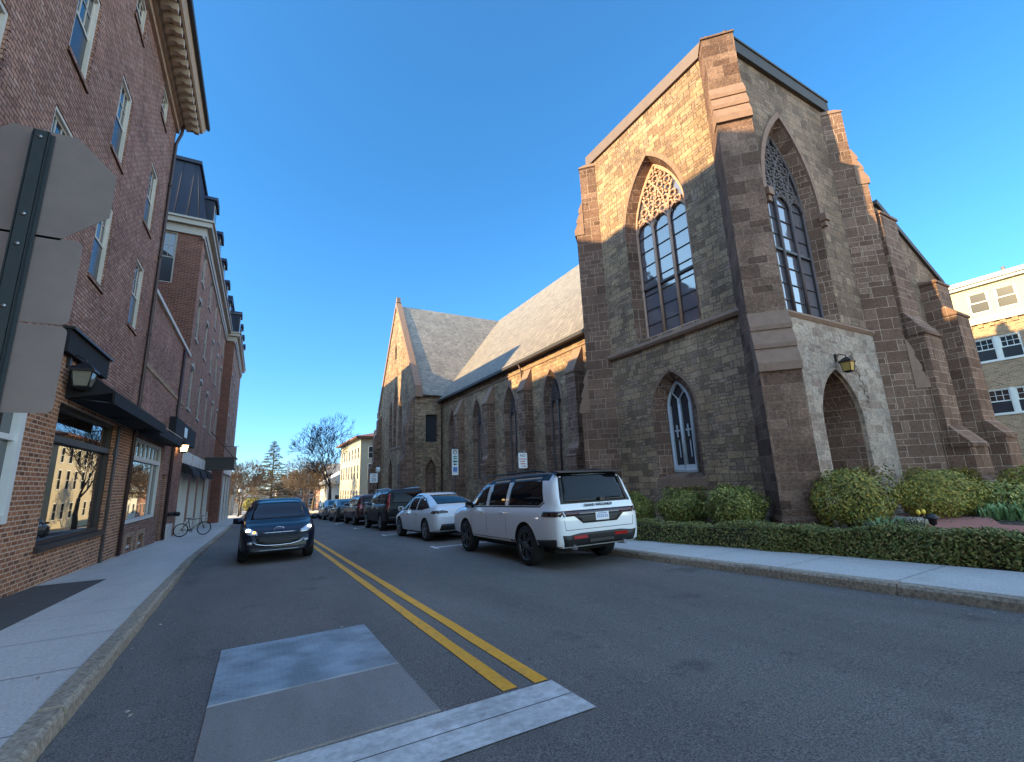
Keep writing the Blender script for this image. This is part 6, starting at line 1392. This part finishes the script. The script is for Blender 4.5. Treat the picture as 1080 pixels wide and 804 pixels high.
# low sunlit greenery closing the street
for k, (x, y, lab) in enumerate(((-1.0, 126, 'yellow green bush left of the evergreen at the end of the street'), (5.2, 127.5, 'yellow green bush right of the evergreen at the end of the street'))):
    shrub('round_shrub', lab, (x, y), (2.2, 1.6, 3.0), M['leaf_gold'], 2600, 30+k, .16, 'bushes at the end of the street')

# ------------------------------------------------------------------ houses farther along
def house(name, label, x0, x1, y0, y1, h, mw, mr, win, roof='hip', rh=2.2, over=.5, trim='whitewood', cat='building'):
    t = thing(name, label, cat); g = GZ((y0+y1)/2)-1.0; zt = GZ(y0)+h
    b = MB(); face = []
    def holes(a, c):
        n = max(1, int((c-a)/2.6)); o = []
        for i in range(n):
            u = a+(i+.5)*(c-a)/n
            for e, f in win: o.append((u-.5, u+.5, GZ(y0)+e, GZ(y0)+f))
        return o
    h1, h2 = holes(x0+.4, x1-.4), holes(y0+.4, y1-.4)
    wall_grid(b, (0, y0, 0), (1, 0, 0), (0, -1, 0), x0, x1, g-1, zt, h1, .12); wall_grid(b, (x0, 0, 0), (0, 1, 0), (-1, 0, 0), y0, y1, g-1, zt, h2, .12); wall_grid(b, (x1, 0, 0), (0, 1, 0), (1, 0, 0), y0, y1, g-1, zt, h2, .12)
    b.quad((x0, y1, g-1), (x0, y1, zt), (x1, y1, zt), (x1, y1, g-1)); b.build('wall', mw, t)
    for org, u, n, hh in (((0, y0, 0), Vector((1, 0, 0)), Vector((0, -1, 0)), h1), ((x0, 0, 0), Vector((0, 1, 0)), Vector((-1, 0, 0)), h2), ((x1, 0, 0), Vector((0, 1, 0)), Vector((1, 0, 0)), h2)):
        for a, c, e, f in hh:
            k = MB(); B = lambda *q: frame_box(k, org, u, n, *q)
            B(a-.1, a, e, f, -.03, .1); B(c, c+.1, e, f, -.03, .1); B(a-.1, c+.1, f, f+.12, -.04, .1); B(a-.1, c+.1, e-.1, e, -.06, .1); B(a, c, (e+f)/2-.03, (e+f)/2+.03, .04, .1); fo = k.build('window', M[trim], t)
            k = MB(); o_ = Vector(org)-n*.1; k.quad(*[o_+u*q+Vector((0, 0, z)) for q, z in ((a, e), (c, e), (c, f), (a, f))]); k.build('pane', M['glass'], fo)
    b = MB(); o = over; A = [(x0-o, y0-o), (x1+o, y0-o), (x1+o, y1+o), (x0-o, y1+o)]; xm, ym = (x0+x1)/2, (y0+y1)/2
    b.loft([[(x, y, zt) for x, y in A], [(x, y, zt+.28) for x, y in A]])
    if roof == 'hip': b.loft([[(x, y, zt+.28) for x, y in A], [(xm+(x-xm)*.35, ym+(y-ym)*.35, zt+.28+rh) for x, y in A]])
    else: b.prism([(x0-o, y0-o, zt+.285), (x1+o, y0-o, zt+.285), (xm, y0-o, zt+.285+rh)], (0, y1-y0+2*o, 0))
    rf = fixn(b.build('roof', mr, t)); b = MB(); b.box((xm+1, ym, zt+.3), (xm+1.7, ym+.7, zt+rh+1.2)); b.build('chimney', M['brick_red'], rf)
    return settle(t, (xm, ym, GZ(y0)))
M['creamwall'] = plain('cream_stucco', (.44, .385, .29), .8, var=.12, nscale=1)
M['redroof'] = plain('red_brown_tiles', (.16, .07, .05), .8, var=.3, nscale=3)
M['whitewall'] = plain('white_clapboard', (.66, .65, .62), .7, var=.06)
M['pinkbrick'] = masonry('pink_brick', [(.3, .14, .1), (.36, .18, .13), (.27, .12, .09)], (.35, .28, .24), .4, .14, .015)
M['whiteroof'] = plain('white_metal_roof', (.62, .6, .56), .5, var=.1)
house('cream_building', 'cream stone building with overhanging red brown roof past the church', 13.9, 26, 75.6, 96, 11.2, M['creamwall'], M['redroof'], ((1.0, 2.9), (4.7, 7.0), (8.0, 9.8)), 'hip', 1.3, .9)
house('white_roofed_house', 'small house with sloping white roof beyond the tall bare tree', 11.9, 19.5, 99, 110, 4.8, M['whitewall'], M['whiteroof'], ((1.0, 2.6),), 'gable', 2.6, .8)
house('pink_brick_house', 'pink brick house closing the end of the street', 4.2, 15, 140, 152, 6.0, M['pinkbrick'], M['slate'], ((.8, 2.4), (3.6, 5.2)), 'gable', 3.0)
house('white_house', 'white house on the left past the brick blocks', -16, -4.7, 86, 97, 7.6, M['whitewall'], M['slate'], ((1.0, 2.8), (4.6, 6.4)), 'gable', 3.0)
house('tan_house', 'tan house far off on the left side of the street', -17, -4.6, 104, 118, 7.4, M['creamwall'], M['slate'], ((1.0, 2.8), (4.6, 6.4)), 'hip', 2.5)
house('red_brick_house', 'red brick house far off on the right side of the street', 12.5, 23, 113, 130, 7.5, M['pinkbrick'], M['slate'], ((1.0, 2.8), (4.6, 6.4)), 'hip', 2.5)
# wooded slope behind the end of the street
rng = random.Random(44); b = MB()
for i in range(15000):
    x = rng.uniform(-140, 160); y = 175+rng.uniform(0, 30); hh = 9+2.5*math.sin(x*.11)+2*math.sin(x*.31+1); z = GZ(y)+hh*rng.random()**.7
    leaf(b, Vector((x, y, z)), Vector((rng.uniform(-1, 1), -1, rng.uniform(-.3, 1))).normalized(), rng.uniform(.25, .6), rng, 2.2)
tag(b.build('distant_wood', leafm('far_twiggy_wood', [(.09, .06, .04), (.16, .1, .06), (.08, .07, .04), (.2, .13, .08)])), 'brown leafless wood on the skyline beyond the street', 'wood', kind='stuff')

# litter and grit along the gutters
rng = random.Random(77); b = MB()
for i in range(420):
    e = rng.random()
    if e < .4: y = rng.uniform(2, 40); x = kl(y)+abs(rng.gauss(0, .25))+.03; z = GZ(y)+.008
    elif e < .6: y = rng.uniform(2, 30); x = kr(y)-abs(rng.gauss(0, .25))-.03; z = GZ(y)+.008
    elif e < .8: y = rng.uniform(2, 22); x = rng.uniform(kl(y), kr(y)); z = GZ(y)+.008
    else: y = rng.uniform(3, 30); x = kl(y)-.2-rng.random()*2.3; z = GZ(y)+.14
    leaf(b, Vector((x, y, z)), Vector((rng.uniform(-.4, .4), rng.uniform(-.4, .4), 1)).normalized(), rng.uniform(.012, .034), rng)
tag(b.build('leaf_litter', leafm('dry_litter', [(.16, .1, .06), (.4, .33, .25), (.25, .16, .08), (.6, .56, .5), (.12, .09, .07)])), 'dry leaves and paper scraps scattered along road and sidewalk', 'litter', kind='stuff')
